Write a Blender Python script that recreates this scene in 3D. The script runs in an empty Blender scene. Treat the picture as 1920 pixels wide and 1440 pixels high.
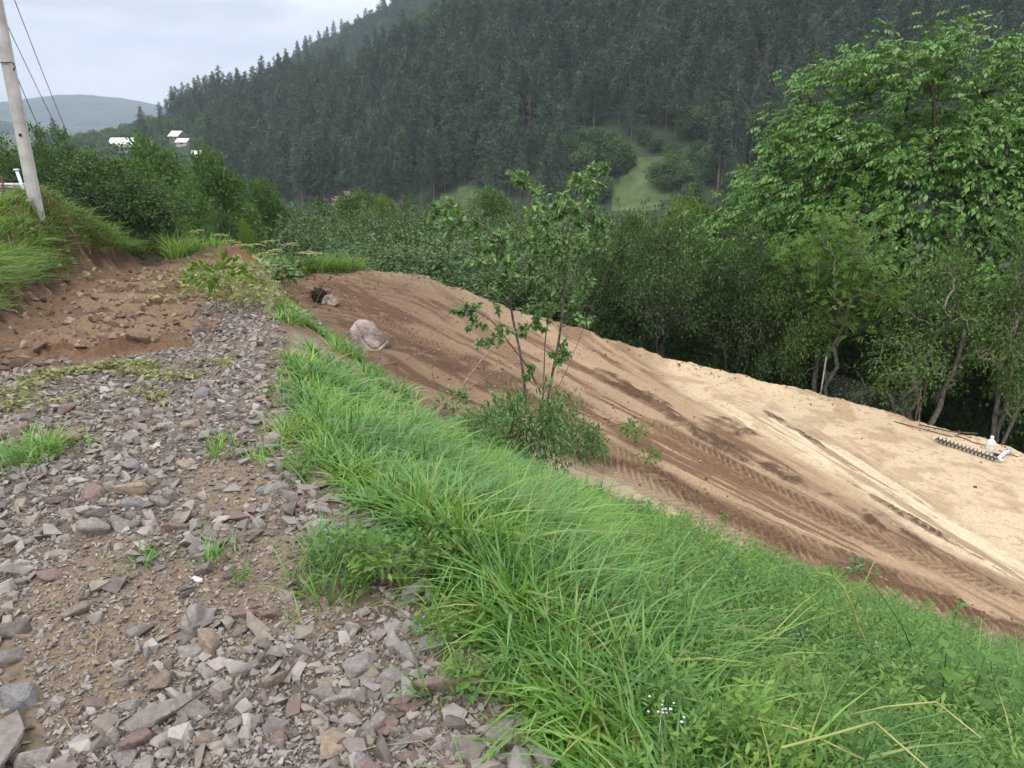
import bpy, bmesh, math
import numpy as np
from mathutils import Vector, Matrix
R = math.radians
scene = bpy.context.scene
COL = scene.collection

# ------------------------------------------------------------------ camera
HAZE = .00026
PITCH = R(19); FPX = 1450.0
cam_d = bpy.data.cameras.new('camera'); cam = bpy.data.objects.new('camera', cam_d); COL.objects.link(cam)
cam_d.sensor_width = 36; cam_d.lens = 36*FPX/1920
cam_d.clip_start = .05; cam_d.clip_end = 30000
cam.location = (0, 0, 1.6); cam.rotation_euler = (math.pi/2-PITCH, 0, 0)
scene.camera = cam

# ------------------------------------------------------------------ world, sun, exposure
SUN_EL, SUN_AZ = R(52), R(200)      # azimuth from north (+Y), clockwise
world = bpy.data.worlds.new("World"); scene.world = world; world.use_nodes = True
nt = world.node_tree; N = nt.nodes; L = nt.links; N.clear()
out = N.new('ShaderNodeOutputWorld'); bg = N.new('ShaderNodeBackground')
sky = N.new('ShaderNodeTexSky'); sky.sky_type = 'NISHITA'; sky.sun_disc = False
sky.sun_elevation = SUN_EL; sky.sun_rotation = SUN_AZ; sky.air_density = 1.2; sky.dust_density = 2.0
tc = N.new('ShaderNodeTexCoord'); mp = N.new('ShaderNodeMapping'); mp.inputs['Scale'].default_value = (1, 1, 3.2)
n1 = N.new('ShaderNodeTexNoise'); n1.inputs['Scale'].default_value = 3.6; n1.inputs['Detail'].default_value = 6; n1.inputs['Roughness'].default_value = .5
n2 = N.new('ShaderNodeTexNoise'); n2.inputs['Scale'].default_value = 2.1; n2.inputs['Detail'].default_value = 3
r1 = N.new('ShaderNodeValToRGB'); r1.color_ramp.elements[0].position = .40; r1.color_ramp.elements[0].color = (7.2, 7.5, 8.4, 1)
r1.color_ramp.elements[1].position = .56; r1.color_ramp.elements[1].color = (11.3, 11.45, 11.9, 1)
r2 = N.new('ShaderNodeMapRange'); r2.inputs[1].default_value = .3; r2.inputs[2].default_value = .5; r2.inputs[3].default_value = .82; r2.inputs[4].default_value = .98
mx = N.new('ShaderNodeMix'); mx.data_type = 'RGBA'
L.new(tc.outputs['Generated'], mp.inputs[0]); L.new(mp.outputs[0], n1.inputs[0]); L.new(mp.outputs[0], n2.inputs[0])
L.new(n1.outputs[0], r1.inputs[0]); L.new(n2.outputs[0], r2.inputs[0])
L.new(r2.outputs[0], mx.inputs[0]); L.new(sky.outputs[0], mx.inputs[6]); L.new(r1.outputs[0], mx.inputs[7])
# an overcast sky is brighter overhead than at the horizon
sx = N.new('ShaderNodeSeparateXYZ'); zr = N.new('ShaderNodeMapRange'); zr.inputs[1].default_value = .12; zr.inputs[2].default_value = 1.0; zr.inputs[3].default_value = 1.0; zr.inputs[4].default_value = 2.5
vm = N.new('ShaderNodeVectorMath'); vm.operation = 'SCALE'
L.new(tc.outputs['Generated'], sx.inputs[0]); L.new(sx.outputs[2], zr.inputs[0]); L.new(mx.outputs[2], vm.inputs[0]); L.new(zr.outputs[0], vm.inputs['Scale'])
L.new(vm.outputs[0], bg.inputs[0]); bg.inputs[1].default_value = 0.1
L.new(bg.outputs[0], out.inputs[0])
sd = bpy.data.lights.new('sun', 'SUN'); sd.energy = 1.5; sd.angle = R(14); sd.color = (1, .965, .91)
sun = bpy.data.objects.new('sun', sd); COL.objects.link(sun)
# direction toward the sun
sv = Vector((math.sin(SUN_AZ)*math.cos(SUN_EL), math.cos(SUN_AZ)*math.cos(SUN_EL), math.sin(SUN_EL)))
sun.rotation_euler = sv.to_track_quat('Z', 'Y').to_euler(); sun.location = sv*50
scene.view_settings.view_transform = 'Standard'; scene.view_settings.look = 'None'
scene.view_settings.exposure = 0.16; scene.view_settings.gamma = 1.0; scene.view_settings.use_curve_mapping = False
scene.cycles.max_bounces = 6; scene.cycles.diffuse_bounces = 3; scene.cycles.glossy_bounces = 2
scene.cycles.transmission_bounces = 5; scene.cycles.transparent_max_bounces = 8; scene.cycles.volume_bounces = 0
scene.cycles.use_fast_gi = False

#TERRAIN-BEGIN
# ------------------------------------------------------------------ noise and terrain height
def _h(i, j, seed):
    n = (i*374761393 + j*668265263 + seed*974634777) & 0xffffffff
    n = ((n ^ (n >> 13))*1274126177) & 0xffffffff
    n = (n ^ (n >> 16)) & 0xffffff
    return n/float(0xffffff)
def vn(x, y, seed=0):
    x = np.asarray(x, float); y = np.asarray(y, float)
    xi = np.floor(x).astype(np.int64); yi = np.floor(y).astype(np.int64)
    fx = x-xi; fy = y-yi; fx = fx*fx*(3-2*fx); fy = fy*fy*(3-2*fy)
    a = _h(xi, yi, seed); b = _h(xi+1, yi, seed); c = _h(xi, yi+1, seed); d = _h(xi+1, yi+1, seed)
    return (a*(1-fx)+b*fx)*(1-fy)+(c*(1-fx)+d*fx)*fy
def fbm(x, y, seed=0, o=4, g=.5):
    s = 0; a = 1; t = 0
    for k in range(o):
        s = s + a*vn(x*2**k + 17.3*k, y*2**k - 9.1*k, seed+k); t += a; a *= g
    return s/t
def sst(a, b, x):
    t = np.clip((x-a)/(b-a), 0, 1); return t*t*(3-2*t)
EDGE = np.array([(2.2, -4), (.75, 0), (.12, 1.58), (-.48, 2.78), (-.88, 3.32), (-1.28, 4.16), (-1.72, 5.46), (-2.2, 7.2), (-2.95, 9.35), (-3.75, 11.5), (-4.5, 13), (-5.6, 15), (-8, 19)])
TOE = np.array([(14, 2), (9, 5.4), (5.63, 7.1), (4.57, 7.5), (3.75, 7.8), (2.85, 8.3), (2.06, 9.1), (1.45, 9.9), (-.47, 10.5), (-1.36, 11.6), (-2.24, 12.9), (-3.83, 15), (-5.0, 16.8), (-7, 19)])
def sd_(x, y): return (x-.1)*-.387+(y-1.58)*.922, (x-.1)*.922+(y-1.58)*.387
Es, Ed = sd_(EDGE[:, 0], EDGE[:, 1]); Ts, Td = sd_(TOE[:, 0], TOE[:, 1])
FAR = np.array([(-12, 16.9), (-6.2, 16.5), (-5.25, 17.5), (-4.38, 18.5), (-3.5, 19.4), (-2.47, 19.6), (-1.3, 18.8), (0, 17.6), (1.44, 16.9), (2.54, 16.1), (3.38, 15.6), (4.87, 15.2), (6.29, 14.8), (7.74, 14.1), (9.34, 13.2), (12, 11.6), (30, 3)])
FOOT = np.array([(-1.0, -3.0), (1.5, -3.3), (4, -3.7), (5.8, -4.05), (7.2, -4.6), (8.14, -4.95), (9.8, -5.7), (11.3, -6.15), (12, -6.1), (12.6, -6.0)])
def plot_z(x, y): return -3.457-.1537*np.clip(x, -9, 16)+.0438*y
def H(x, y):
    x = np.asarray(x, float); y = np.asarray(y, float)
    s, d = sd_(x, y)
    e = np.interp(s, Es, Ed); D = np.interp(s, Ts, Td)
    U = -.08*np.maximum(0, y-3)-.22*np.clip(y-13.2, 0, 12)
    U = U + .045*(fbm(x*.9, y*.9, 3)-.5)*sst(.2, 1.5, e-d)
    P = plot_z(x, y)
    S = np.clip((d-e)/(D-e), 0, 1); S = 1-(1-S)**1.35
    z = U*(1-S)+P*S
    # far edge of the graded plot and the drop behind it
    b = y-np.interp(x, FAR[:, 0], FAR[:, 1])+.35*(fbm(x*1.3, y*.5, 21)-.5)
    on = sst(-.2, .4, d-D+.3)
    lip = .12*np.exp(-((b+.25)/.25)**2)*(.5+fbm(x*3, y*3, 31))*on*sst(-3, -1, x)
    drop = np.interp(x, [-6, -4, -2, 1, 9], [.1, .1, .5, 1.5, 2.2])
    onf = sst(-1.2, .3, d-e)
    z = z+lip-onf*drop*sst(0, 1.4, b)
    Zf = np.interp(b, [0, 2, 8, 20, 60, 130], [-3.3, -3.7, -5.0, -6.3, -12, -24])-2.0*sst(0, 6, x)*sst(40, 20, b)
    wf = sst(0, 1, b/np.interp(x, [-9, -5, -3], [9, 6, 2.2])); z = z*(1-wf)+Zf*wf
    # heap at the end of the road
    z = z+.30*np.exp(-((x+4.75)/.75)**2-((y-13.0)/.55)**2)*(.75+.5*fbm(x*2.5, y*2.5, 5))
    z = z+.22*np.exp(-((x+3.9)/.5)**2-((y-13.6)/.6)**2)
    # spoil round the boulder
    z = z+.16*np.exp(-((x+2.0)/.75)**2-((y-13.2)/.5)**2)
    # left bank
    F = np.interp(y, FOOT[:, 0], FOOT[:, 1]) + .15*(fbm(x*1.1, y*1.1, 8)-.5)
    q = np.where(y < 12.6, F-x, np.minimum(F-x+.0, 9)+0)
    end = np.where(x < -4.9, (y-12.7), -1)
    q = np.maximum(np.where(y < 12.6, q, -1), np.where(x < -5.0, np.maximum(end, F-x), -1))
    top = .02+.135*np.clip(F-x-.6, 0, 2.4)*1.12-.03*np.maximum(0, y-9)+.16*(fbm(x*.8, y*.8, 11)-.5)+.1*sst(9, 6, y)
    hh = np.maximum(top-U, .1)
    hh = np.where(y < 12.2, hh, np.interp(x, [-9, -7.2, -6.2, -4.9], [1.0, .5, .2, .08])*sst(19, 13, y)*sst(12.2, 13.4, y)+hh*sst(13.4, 12.2, y)*sst(-5.9, -6.4, x))
    z = z+hh*sst(0, .75, q)*(q > 0)
    z = z+.62*np.exp(-((x+6.9)/.7)**2-((y-11.5)/.9)**2)*(q > 0)*sst(.25, .8, q)
    z = np.maximum(z, -24.0)
    return z
def ray(px, py):
    x = px-960.0; y = py-720.0; c = math.cos(R(19)) if 'R' in globals() else math.cos(19*math.pi/180); s = math.sin(19*math.pi/180)
    return np.array([x, 1450*c-y*s, -(1450*s+y*c)])/1450.0
def G(px, py, lift=0.0):
    "place on the ground that a photo pixel looks at"
    r = ray(px, py); t = np.geomspace(.8, 400, 1500)
    P = r[None]*t[:, None]; g = P[:, 2]+1.6-H(P[:, 0], P[:, 1])-lift
    k = int(np.argmax(g < 0)) if (g < 0).any() else len(t)-1
    a, b = t[max(k-1, 0)], t[k]
    for _ in range(25):
        m = (a+b)/2; p = r*m
        if p[2]+1.6-float(H(p[0], p[1]))-lift < 0: b = m
        else: a = m
    p = r*b
    return np.array([p[0], p[1], p[2]+1.6])
def at(px, py, Y):
    "point on the ray of a photo pixel at forward distance Y"
    r = ray(px, py); t = Y/r[1]; return np.array([r[0]*t, Y, 1.6+r[2]*t])
#TERRAIN-END

# ------------------------------------------------------------------ helpers
rng = np.random.default_rng(7)
def S(r, g, b, k=.8):
    f = lambda v: (v/255/12.92 if v <= 10 else ((v/255+.055)/1.055)**2.4)*k
    return (f(r), f(g), f(b))
def mk(name, V, faces, mats=None, smooth=False, mi=None, col=None):
    "faces: list of (n,k) integer arrays, one per polygon size"
    me = bpy.data.meshes.new(name); V = np.asarray(V, np.float32)
    faces = [np.asarray(f, np.int32) for f in faces if len(f)]
    me.vertices.add(len(V)); me.vertices.foreach_set('co', V.ravel())
    nl = sum(f.size for f in faces); nf = sum(len(f) for f in faces)
    me.loops.add(nl); me.polygons.add(nf)
    me.loops.foreach_set('vertex_index', np.concatenate([f.ravel() for f in faces]))
    ls = np.concatenate([np.full(len(f), f.shape[1], np.int32) for f in faces])
    st = np.concatenate([[0], np.cumsum(ls)[:-1]]).astype(np.int32)
    me.polygons.foreach_set('loop_start', st)
    if mi is not None: me.polygons.foreach_set('material_index', np.asarray(mi, np.int32))
    me.polygons.foreach_set('use_smooth', np.full(nf, bool(smooth)))
    if col is not None:
        a = me.color_attributes.new('Col', 'FLOAT_COLOR', 'POINT')
        c = np.ones((len(V), 4), np.float32); c[:, :3] = col; a.data.foreach_set('color', c.ravel())
    for m in (mats or []): me.materials.append(m)
    me.update(calc_edges=True)
    return me
def ob(name, me, parent=None, loc=None, rot=None, scl=None):
    o = bpy.data.objects.new(name, me); COL.objects.link(o)
    if parent is not None: o.parent = parent
    if loc is not None: o.location = [float(v) for v in loc]
    if rot is not None: o.rotation_euler = rot
    if scl is not None: o.scale = scl
    return o
def tag(o, label=None, cat=None, group=None, kind=None):
    if label: o['label'] = label
    if cat: o['category'] = cat
    if group: o['group'] = group
    if kind: o['kind'] = kind
    return o
def empty(name, loc, label=None, cat=None, group=None, rz=0, scl=(1, 1, 1)):
    o = ob(name, None, loc=loc, rot=(0, 0, rz), scl=scl); o.empty_display_size = .2
    return tag(o, label, cat, group)
class MB:
    def __init__(s): s.V = []; s.F = {3: [], 4: []}; s.n = 0
    def add(s, V, F):
        V = np.asarray(V, float).reshape(-1, 3); F = np.asarray(F, int)
        if len(F): s.F[F.shape[1]].append(F+s.n)
        s.V.append(V); s.n += len(V)
    def tube(s, pts, rad, k=6, cap=True):
        P = np.asarray(pts, float); n = len(P); rad = np.broadcast_to(np.asarray(rad, float), (n,))
        T = np.gradient(P, axis=0); T /= np.linalg.norm(T, axis=1, keepdims=True)+1e-9
        ref = np.array([0, 0, 1.]) if abs(T[:, 2]).mean() < .85 else np.array([1., 0, 0])
        A = np.cross(T, ref); A /= np.linalg.norm(A, axis=1, keepdims=True)+1e-9; B = np.cross(T, A)
        th = np.arange(k)/k*2*np.pi
        V = P[:, None]+rad[:, None, None]*(np.cos(th)[None, :, None]*A[:, None]+np.sin(th)[None, :, None]*B[:, None])
        i = np.arange(n-1)[:, None]*k; j = np.arange(k)[None]; j2 = (j+1) % k
        F = np.stack([i+j, i+j2, i+k+j2, i+k+j], -1).reshape(-1, 4)
        V = V.reshape(-1, 3)
        s.add(V, F)
        if cap:
            for c, o_, w in ((P[0], 0, 1), (P[-1], (n-1)*k, -1)):
                b = s.n; s.add([c], np.zeros((0, 3), int))
                f = np.stack([np.full(k, b), b-n*k-(0 if w == 1 else 1)+o_+np.arange(k), b-n*k-(0 if w == 1 else 1)+o_+(np.arange(k)+1) % k], 1)
                if w == 1: f = f[:, ::-1]
                s.F[3].append(f)
    def box(s, lo, hi, M=None):
        lo = np.array(lo, float); hi = np.array(hi, float)
        c = np.array([[x, y, z] for z in (0, 1) for y in (0, 1) for x in (0, 1)], float)
        V = lo+(hi-lo)*c
        if M is not None: V = V@np.asarray(M)[:3, :3].T+np.asarray(M)[:3, 3]
        s.add(V, [[0, 2, 3, 1], [4, 5, 7, 6], [0, 1, 5, 4], [2, 6, 7, 3], [0, 4, 6, 2], [1, 3, 7, 5]])
    def arrays(s):
        V = np.concatenate(s.V) if s.V else np.zeros((0, 3))
        return V, [np.concatenate(s.F[k]) for k in (3, 4) if s.F[k]]
    def mesh(s, name, mats, smooth=False):
        V, F = s.arrays(); return mk(name, V, F, mats, smooth)
def scatter(mb, V, F, M, T):
    "stamp a template (V,F) with matrices M (n,3,3) at T (n,3)"
    V = np.asarray(V, float); F = np.asarray(F, int); n = len(T)
    W = np.einsum('nij,vj->nvi', M, V)+T[:, None]
    G_ = F[None]+(np.arange(n)*len(V))[:, None, None]
    mb.add(W.reshape(-1, 3), G_.reshape(-1, F.shape[1]))
def unit(v): return v/(np.linalg.norm(v, axis=-1, keepdims=True)+1e-9)
def frames(Y, rg, roll=1.0, up=None):
    "rotation matrices whose local y axis is Y and whose z axis is near up"
    Y = unit(Y); n = len(Y)
    u = np.tile([0, 0, 1.], (n, 1)) if up is None else up
    u = u+rg.normal(0, roll, (n, 3))
    X = unit(np.cross(Y, u)); Z = np.cross(X, Y)
    return np.stack([X, Y, Z], -1)
def rotz(a):
    c, s_ = np.cos(a), np.sin(a); z = np.zeros_like(a); o = np.ones_like(a)
    return np.stack([np.stack([c, -s_, z], -1), np.stack([s_, c, z], -1), np.stack([z, z, o], -1)], -2)
# leaf templates (length 1 along y)
LEAF = (np.array([[0, 0, 0], [-.24, .42, .06], [0, 1, -.08], [.24, .42, .06], [0, .45, -.03]]), np.array([[0, 4, 1], [1, 4, 2], [0, 3, 4], [4, 3, 2]]))
LEAF2 = (np.array([[0, 0, 0], [-.3, .45, .05], [0, 1, 0], [.3, .45, .05]]), np.array([[0, 2, 1], [0, 3, 2]]))
LEAFN = (np.array([[0, 0, 0], [-.13, .45, .03], [0, 1, 0], [.13, .45, .03]]), np.array([[0, 2, 1], [0, 3, 2]]))

# ------------------------------------------------------------------ materials
def mat(name, base=(.5, .5, .5), rough=.8, spec=.3, metal=0):
    m = bpy.data.materials.new(name); m.use_nodes = True; b = m.node_tree.nodes['Principled BSDF']
    b.inputs['Base Color'].default_value = (*base, 1); b.inputs['Roughness'].default_value = rough
    b.inputs['Specular IOR Level'].default_value = spec; b.inputs['Metallic'].default_value = metal
    return m
def noise_mat(name, c1, c2, scale=8, rough=.85, bump=.3, bscale=None, spec=.25, dist=.02, pos=(.35, .65), coord='Object'):
    m = mat(name, c1, rough, spec); t = m.node_tree; n = t.nodes; l = t.links; b = n['Principled BSDF']
    tc = n.new('ShaderNodeTexCoord'); a = n.new('ShaderNodeTexNoise'); a.inputs['Scale'].default_value = scale; a.inputs['Detail'].default_value = 8
    r = n.new('ShaderNodeValToRGB'); r.color_ramp.elements[0].color = (*c1, 1); r.color_ramp.elements[1].color = (*c2, 1)
    r.color_ramp.elements[0].position, r.color_ramp.elements[1].position = pos
    l.new(tc.outputs[coord], a.inputs[0]); l.new(a.outputs[0], r.inputs[0]); l.new(r.outputs[0], b.inputs[0])
    if bump:
        a2 = n.new('ShaderNodeTexNoise'); a2.inputs['Scale'].default_value = bscale or scale*4; a2.inputs['Detail'].default_value = 8
        bp = n.new('ShaderNodeBump'); bp.inputs['Strength'].default_value = bump; bp.inputs['Distance'].default_value = dist
        l.new(tc.outputs[coord], a2.inputs[0]); l.new(a2.outputs[0], bp.inputs['Height']); l.new(bp.outputs[0], b.inputs['Normal'])
    return m
def island_mat(name, cols, rough=.5, trans=.35, spec=.35, patch=None, obj_var=.12, back=None, bump=0):
    "colour per leaf, blade or stone: a ramp over Random Per Island, with a small change per object"
    m = mat(name, cols[0], rough, spec); t = m.node_tree; n = t.nodes; l = t.links; b = n['Principled BSDF']; o = n['Material Output']
    g = n.new('ShaderNodeNewGeometry'); r = n.new('ShaderNodeValToRGB'); e = r.color_ramp.elements
    for k, c in enumerate(cols):
        p = k/(len(cols)-1)
        if k == 0: e[0].color = (*c, 1)
        elif k == len(cols)-1: e[len(e)-1].color = (*c, 1)
        else: q = e.new(p); q.color = (*c, 1)
    l.new(g.outputs['Random Per Island'], r.inputs[0])
    oi = n.new('ShaderNodeObjectInfo'); mr = n.new('ShaderNodeMapRange'); mr.inputs[3].default_value = 1-obj_var; mr.inputs[4].default_value = 1+obj_var
    hs = n.new('ShaderNodeHueSaturation'); l.new(oi.outputs['Random'], mr.inputs[0]); l.new(mr.outputs[0], hs.inputs['Value'])
    l.new(r.outputs[0], hs.inputs['Color']); last = hs.outputs[0]
    if patch:
        tp_ = n.new('ShaderNodeTexCoord'); np_ = n.new('ShaderNodeTexNoise'); np_.inputs['Scale'].default_value = patch; np_.inputs['Detail'].default_value = 3
        rp_ = n.new('ShaderNodeValToRGB'); rp_.color_ramp.elements[0].position = .36; rp_.color_ramp.elements[1].position = .64
        rp_.color_ramp.elements[0].color = (.62, .74, .85, 1); rp_.color_ramp.elements[1].color = (1.18, 1.08, .85, 1)
        mp_ = n.new('ShaderNodeMix'); mp_.data_type = 'RGBA'; mp_.blend_type = 'MULTIPLY'; mp_.inputs[0].default_value = 1
        l.new(tp_.outputs['Object'], np_.inputs[0]); l.new(np_.outputs[0], rp_.inputs[0]); l.new(last, mp_.inputs[6]); l.new(rp_.outputs[0], mp_.inputs[7]); last = mp_.outputs[2]
    l.new(last, b.inputs[0])
    if bump:
        tc = n.new('ShaderNodeTexCoord'); a2 = n.new('ShaderNodeTexNoise'); a2.inputs['Scale'].default_value = 55; a2.inputs['Detail'].default_value = 8
        bp = n.new('ShaderNodeBump'); bp.inputs['Strength'].default_value = bump; bp.inputs['Distance'].default_value = .01
        l.new(tc.outputs['Object'], a2.inputs[0]); l.new(a2.outputs[0], bp.inputs['Height']); l.new(bp.outputs[0], b.inputs['Normal'])
        mm = n.new('ShaderNodeMix'); mm.data_type = 'RGBA'; mm.blend_type = 'MULTIPLY'; mm.inputs[0].default_value = 1
        rr = n.new('ShaderNodeMapRange'); rr.inputs[1].default_value = .25; rr.inputs[2].default_value = .7; rr.inputs[3].default_value = .5; rr.inputs[4].default_value = 1.15
        a3 = n.new('ShaderNodeTexNoise'); a3.inputs['Scale'].default_value = 14; a3.inputs['Detail'].default_value = 9; a3.inputs['Roughness'].default_value = .7
        l.new(tc.outputs['Object'], a3.inputs[0]); l.new(a3.outputs[0], rr.inputs[0]); l.new(last, mm.inputs[6]); l.new(rr.outputs[0], mm.inputs[7]); l.new(mm.outputs[2], b.inputs[0])
    if trans:
        tr = n.new('ShaderNodeBsdfTranslucent'); mxs = n.new('ShaderNodeMixShader'); mxs.inputs[0].default_value = trans
        tm = n.new('ShaderNodeMix'); tm.data_type = 'RGBA'; tm.blend_type = 'MULTIPLY'; tm.inputs[0].default_value = 1; tm.inputs[7].default_value = (1.25, 1.2, .5, 1)
        l.new(last, tm.inputs[6]); l.new(tm.outputs[2], tr.inputs[0])
        l.new(b.outputs[0], mxs.inputs[1]); l.new(tr.outputs[0], mxs.inputs[2]); l.new(mxs.outputs[0], o.inputs[0])
    return m
M = {}
M['walnut'] = island_mat('walnut_leaf', [(.03, .085, .010), (.055, .145, .016), (.095, .205, .025), (.15, .27, .055)], .38, .24, .5)
M['broad'] = island_mat('broad_leaf', [(.04, .09, .018), (.065, .135, .03), (.095, .175, .03)], .62, .22, .22)
M['bright'] = island_mat('bright_leaf', [(.07, .14, .018), (.11, .19, .025), (.16, .25, .04)], .62, .28, .22)
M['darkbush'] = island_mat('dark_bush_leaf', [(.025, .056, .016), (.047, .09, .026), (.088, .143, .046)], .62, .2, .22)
M['willow'] = island_mat('willow_leaf', [(.045, .09, .035), (.08, .14, .05), (.135, .205, .085)], .62, .2, .22)
M['thorn'] = island_mat('scrub_leaf', [(.04, .082, .018), (.072, .13, .03), (.115, .19, .048)], .62, .22, .22)
M['locust'] = island_mat('locust_leaf', [(.06, .14, .02), (.10, .19, .03), (.15, .25, .05)], .5, .3)
M['sap'] = island_mat('sapling_leaf', [(.05, .11, .03), (.08, .17, .045), (.13, .24, .07), (.22, .32, .14)], .36, .3, .6)
M['hillbroad'] = island_mat('hill_leaf', [(.04, .08, .022), (.06, .115, .028), (.09, .155, .04)], .6, .2, obj_var=.3)
M['pine'] = island_mat('pine_needles', [(.036, .063, .034), (.056, .09, .046), (.088, .126, .066)], .6, .1, obj_var=.3)
M['pinedead'] = island_mat('dead_needles', [(.10, .075, .06), (.15, .115, .09)], .7, .1)
M['bark'] = noise_mat('grey_bark', (.10, .085, .07), (.22, .20, .17), 14, .9, .5)
M['bark_shade'] = noise_mat('shade_darkened_bark', (.035, .03, .025), (.095, .083, .07), 16, .9, .5)  # grey bark darkened all over: shade among the scrub stems put into the colour
M['barkd'] = noise_mat('dark_bark', (.035, .03, .026), (.09, .075, .06), 18, .9, .5)
M['pbark'] = noise_mat('pine_bark', (.09, .065, .055), (.20, .155, .13), 3, .9, .3)
M['twig'] = noise_mat('dry_twig', (.14, .09, .06), (.30, .21, .14), 20, .85, .3)
M['grass'] = island_mat('grass_blade', [(.055, .15, .022), (.09, .22, .03), (.14, .30, .05), (.22, .38, .11), (.12, .26, .045), (.34, .36, .14)], .42, .34, .45, patch=1.7)
M['grass2'] = island_mat('fine_grass', [(.09, .17, .03), (.14, .25, .05), (.21, .32, .08), (.34, .34, .15)], .5, .34, patch=1.5)
M['herb'] = island_mat('herb_leaf', [(.07, .15, .025), (.11, .22, .04), (.17, .29, .07)], .5, .32, patch=2.2)
M['straw'] = island_mat('straw', [(.30, .24, .13), (.42, .35, .2), (.5, .44, .28)], .6, .25)
M['wilt'] = island_mat('wilted_leaf', [(.17, .18, .07), (.28, .31, .13), (.40, .43, .22), (.20, .14, .08)], .6, .3)
M['white'] = island_mat('white_petal', [(.7, .7, .65), (.8, .8, .76)], .6, .3)
M['umbel'] = island_mat('umbel', [(.42, .42, .15), (.52, .48, .22), (.36, .26, .13)], .7, .3)
M['reed'] = noise_mat('reed_stalk', (.20, .25, .06), (.38, .34, .14), 6, .45, .1)
stone_cols = [(.17, .12, .105), (.125, .102, .088), (.20, .166, .145), (.265, .224, .198), (.325, .28, .25), (.235, .218, .198), (.30, .258, .205), (.175, .14, .115), (.39, .355, .31)]
M['stone'] = island_mat('crushed_stone', stone_cols, .82, 0, .3, obj_var=.0, bump=.6)
M['concrete'] = noise_mat('pole_concrete', (.34, .32, .30), (.49, .465, .44), 5, .9, .2)
M['steel'] = mat('galvanised_steel', (.16, .16, .16), .5, .5, .5)
M['iron'] = noise_mat('rusty_iron', (.05, .04, .035), (.15, .09, .06), 30, .8, .3)

# ------------------------------------------------------------------ ground
def plot_uv(x, y):
    ang = np.arctan2(y-4.5, 9.0-x); r = np.hypot(y-4.5, 9.0-x); return ang, r
def ell(x, y, cx, cy, rx, ry, a):
    c, s_ = math.cos(a), math.sin(a); u = (x-cx)*c+(y-cy)*s_; v = -(x-cx)*s_+(y-cy)*c
    return np.hypot(u/rx, v/ry)
PT = [G(*p) for p in [(1330, 820), (1500, 905), (1600, 950), (1690, 1010), (900, 700), (1180, 730), (720, 640), (1380, 800), (1480, 800), (1730, 985), (1400, 1040), (1750, 1120)]]
PTS = [(.95, .26), (.75, .22), (.95, .2), (.8, .13), (1.4, .45), (1.0, .3), (1.3, .35), (.45, .3), (.8, .1), (1.1, .1), (1.0, .15), (1.2, .2)]
TRK = []      # tyre tracks with chevron lugs: polylines on the plot
for pts_, w in [([(1080, 840), (1200, 905), (1330, 965), (1480, 1040), (1640, 1110), (1880, 1190)], .58),
                ([(1230, 800), (1320, 850), (1450, 920), (1580, 985), (1720, 1040), (1900, 1105)], .58),
                ([(1140, 840), (1290, 922), (1420, 985), (1560, 1043), (1760, 1112)], .5), ([(1300, 1010), (1420, 1070), (1560, 1120), (1700, 1158)], .5),
                ([(860, 575), (900, 620), (1000, 700), (1090, 760)], .4), ([(700, 600), (840, 660), (960, 730), (1090, 800)], .4)]:
    TRK.append((np.array([G(*p)[:2] for p in pts_]), w))
def track_coords(x, y, P):
    best = np.full(x.shape, 1e9); U = np.zeros(x.shape); Vv = np.zeros(x.shape); acc = 0
    for a, b in zip(P[:-1], P[1:]):
        d = b-a; Ln = np.hypot(*d); d = d/Ln
        u = (x-a[0])*d[0]+(y-a[1])*d[1]; v = -(x-a[0])*d[1]+(y-a[1])*d[0]
        du = np.maximum(np.maximum(-u, u-Ln), 0); q = np.hypot(du, v)
        m = q < best; best = np.where(m, q, best); U = np.where(m, acc+np.clip(u, 0, Ln), U); Vv = np.where(m, v, Vv); acc += Ln
    return U, Vv, best
def lerp(a, b, t): return a*(1-t[:, None])+np.array(b)[None]*t[:, None]
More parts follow.
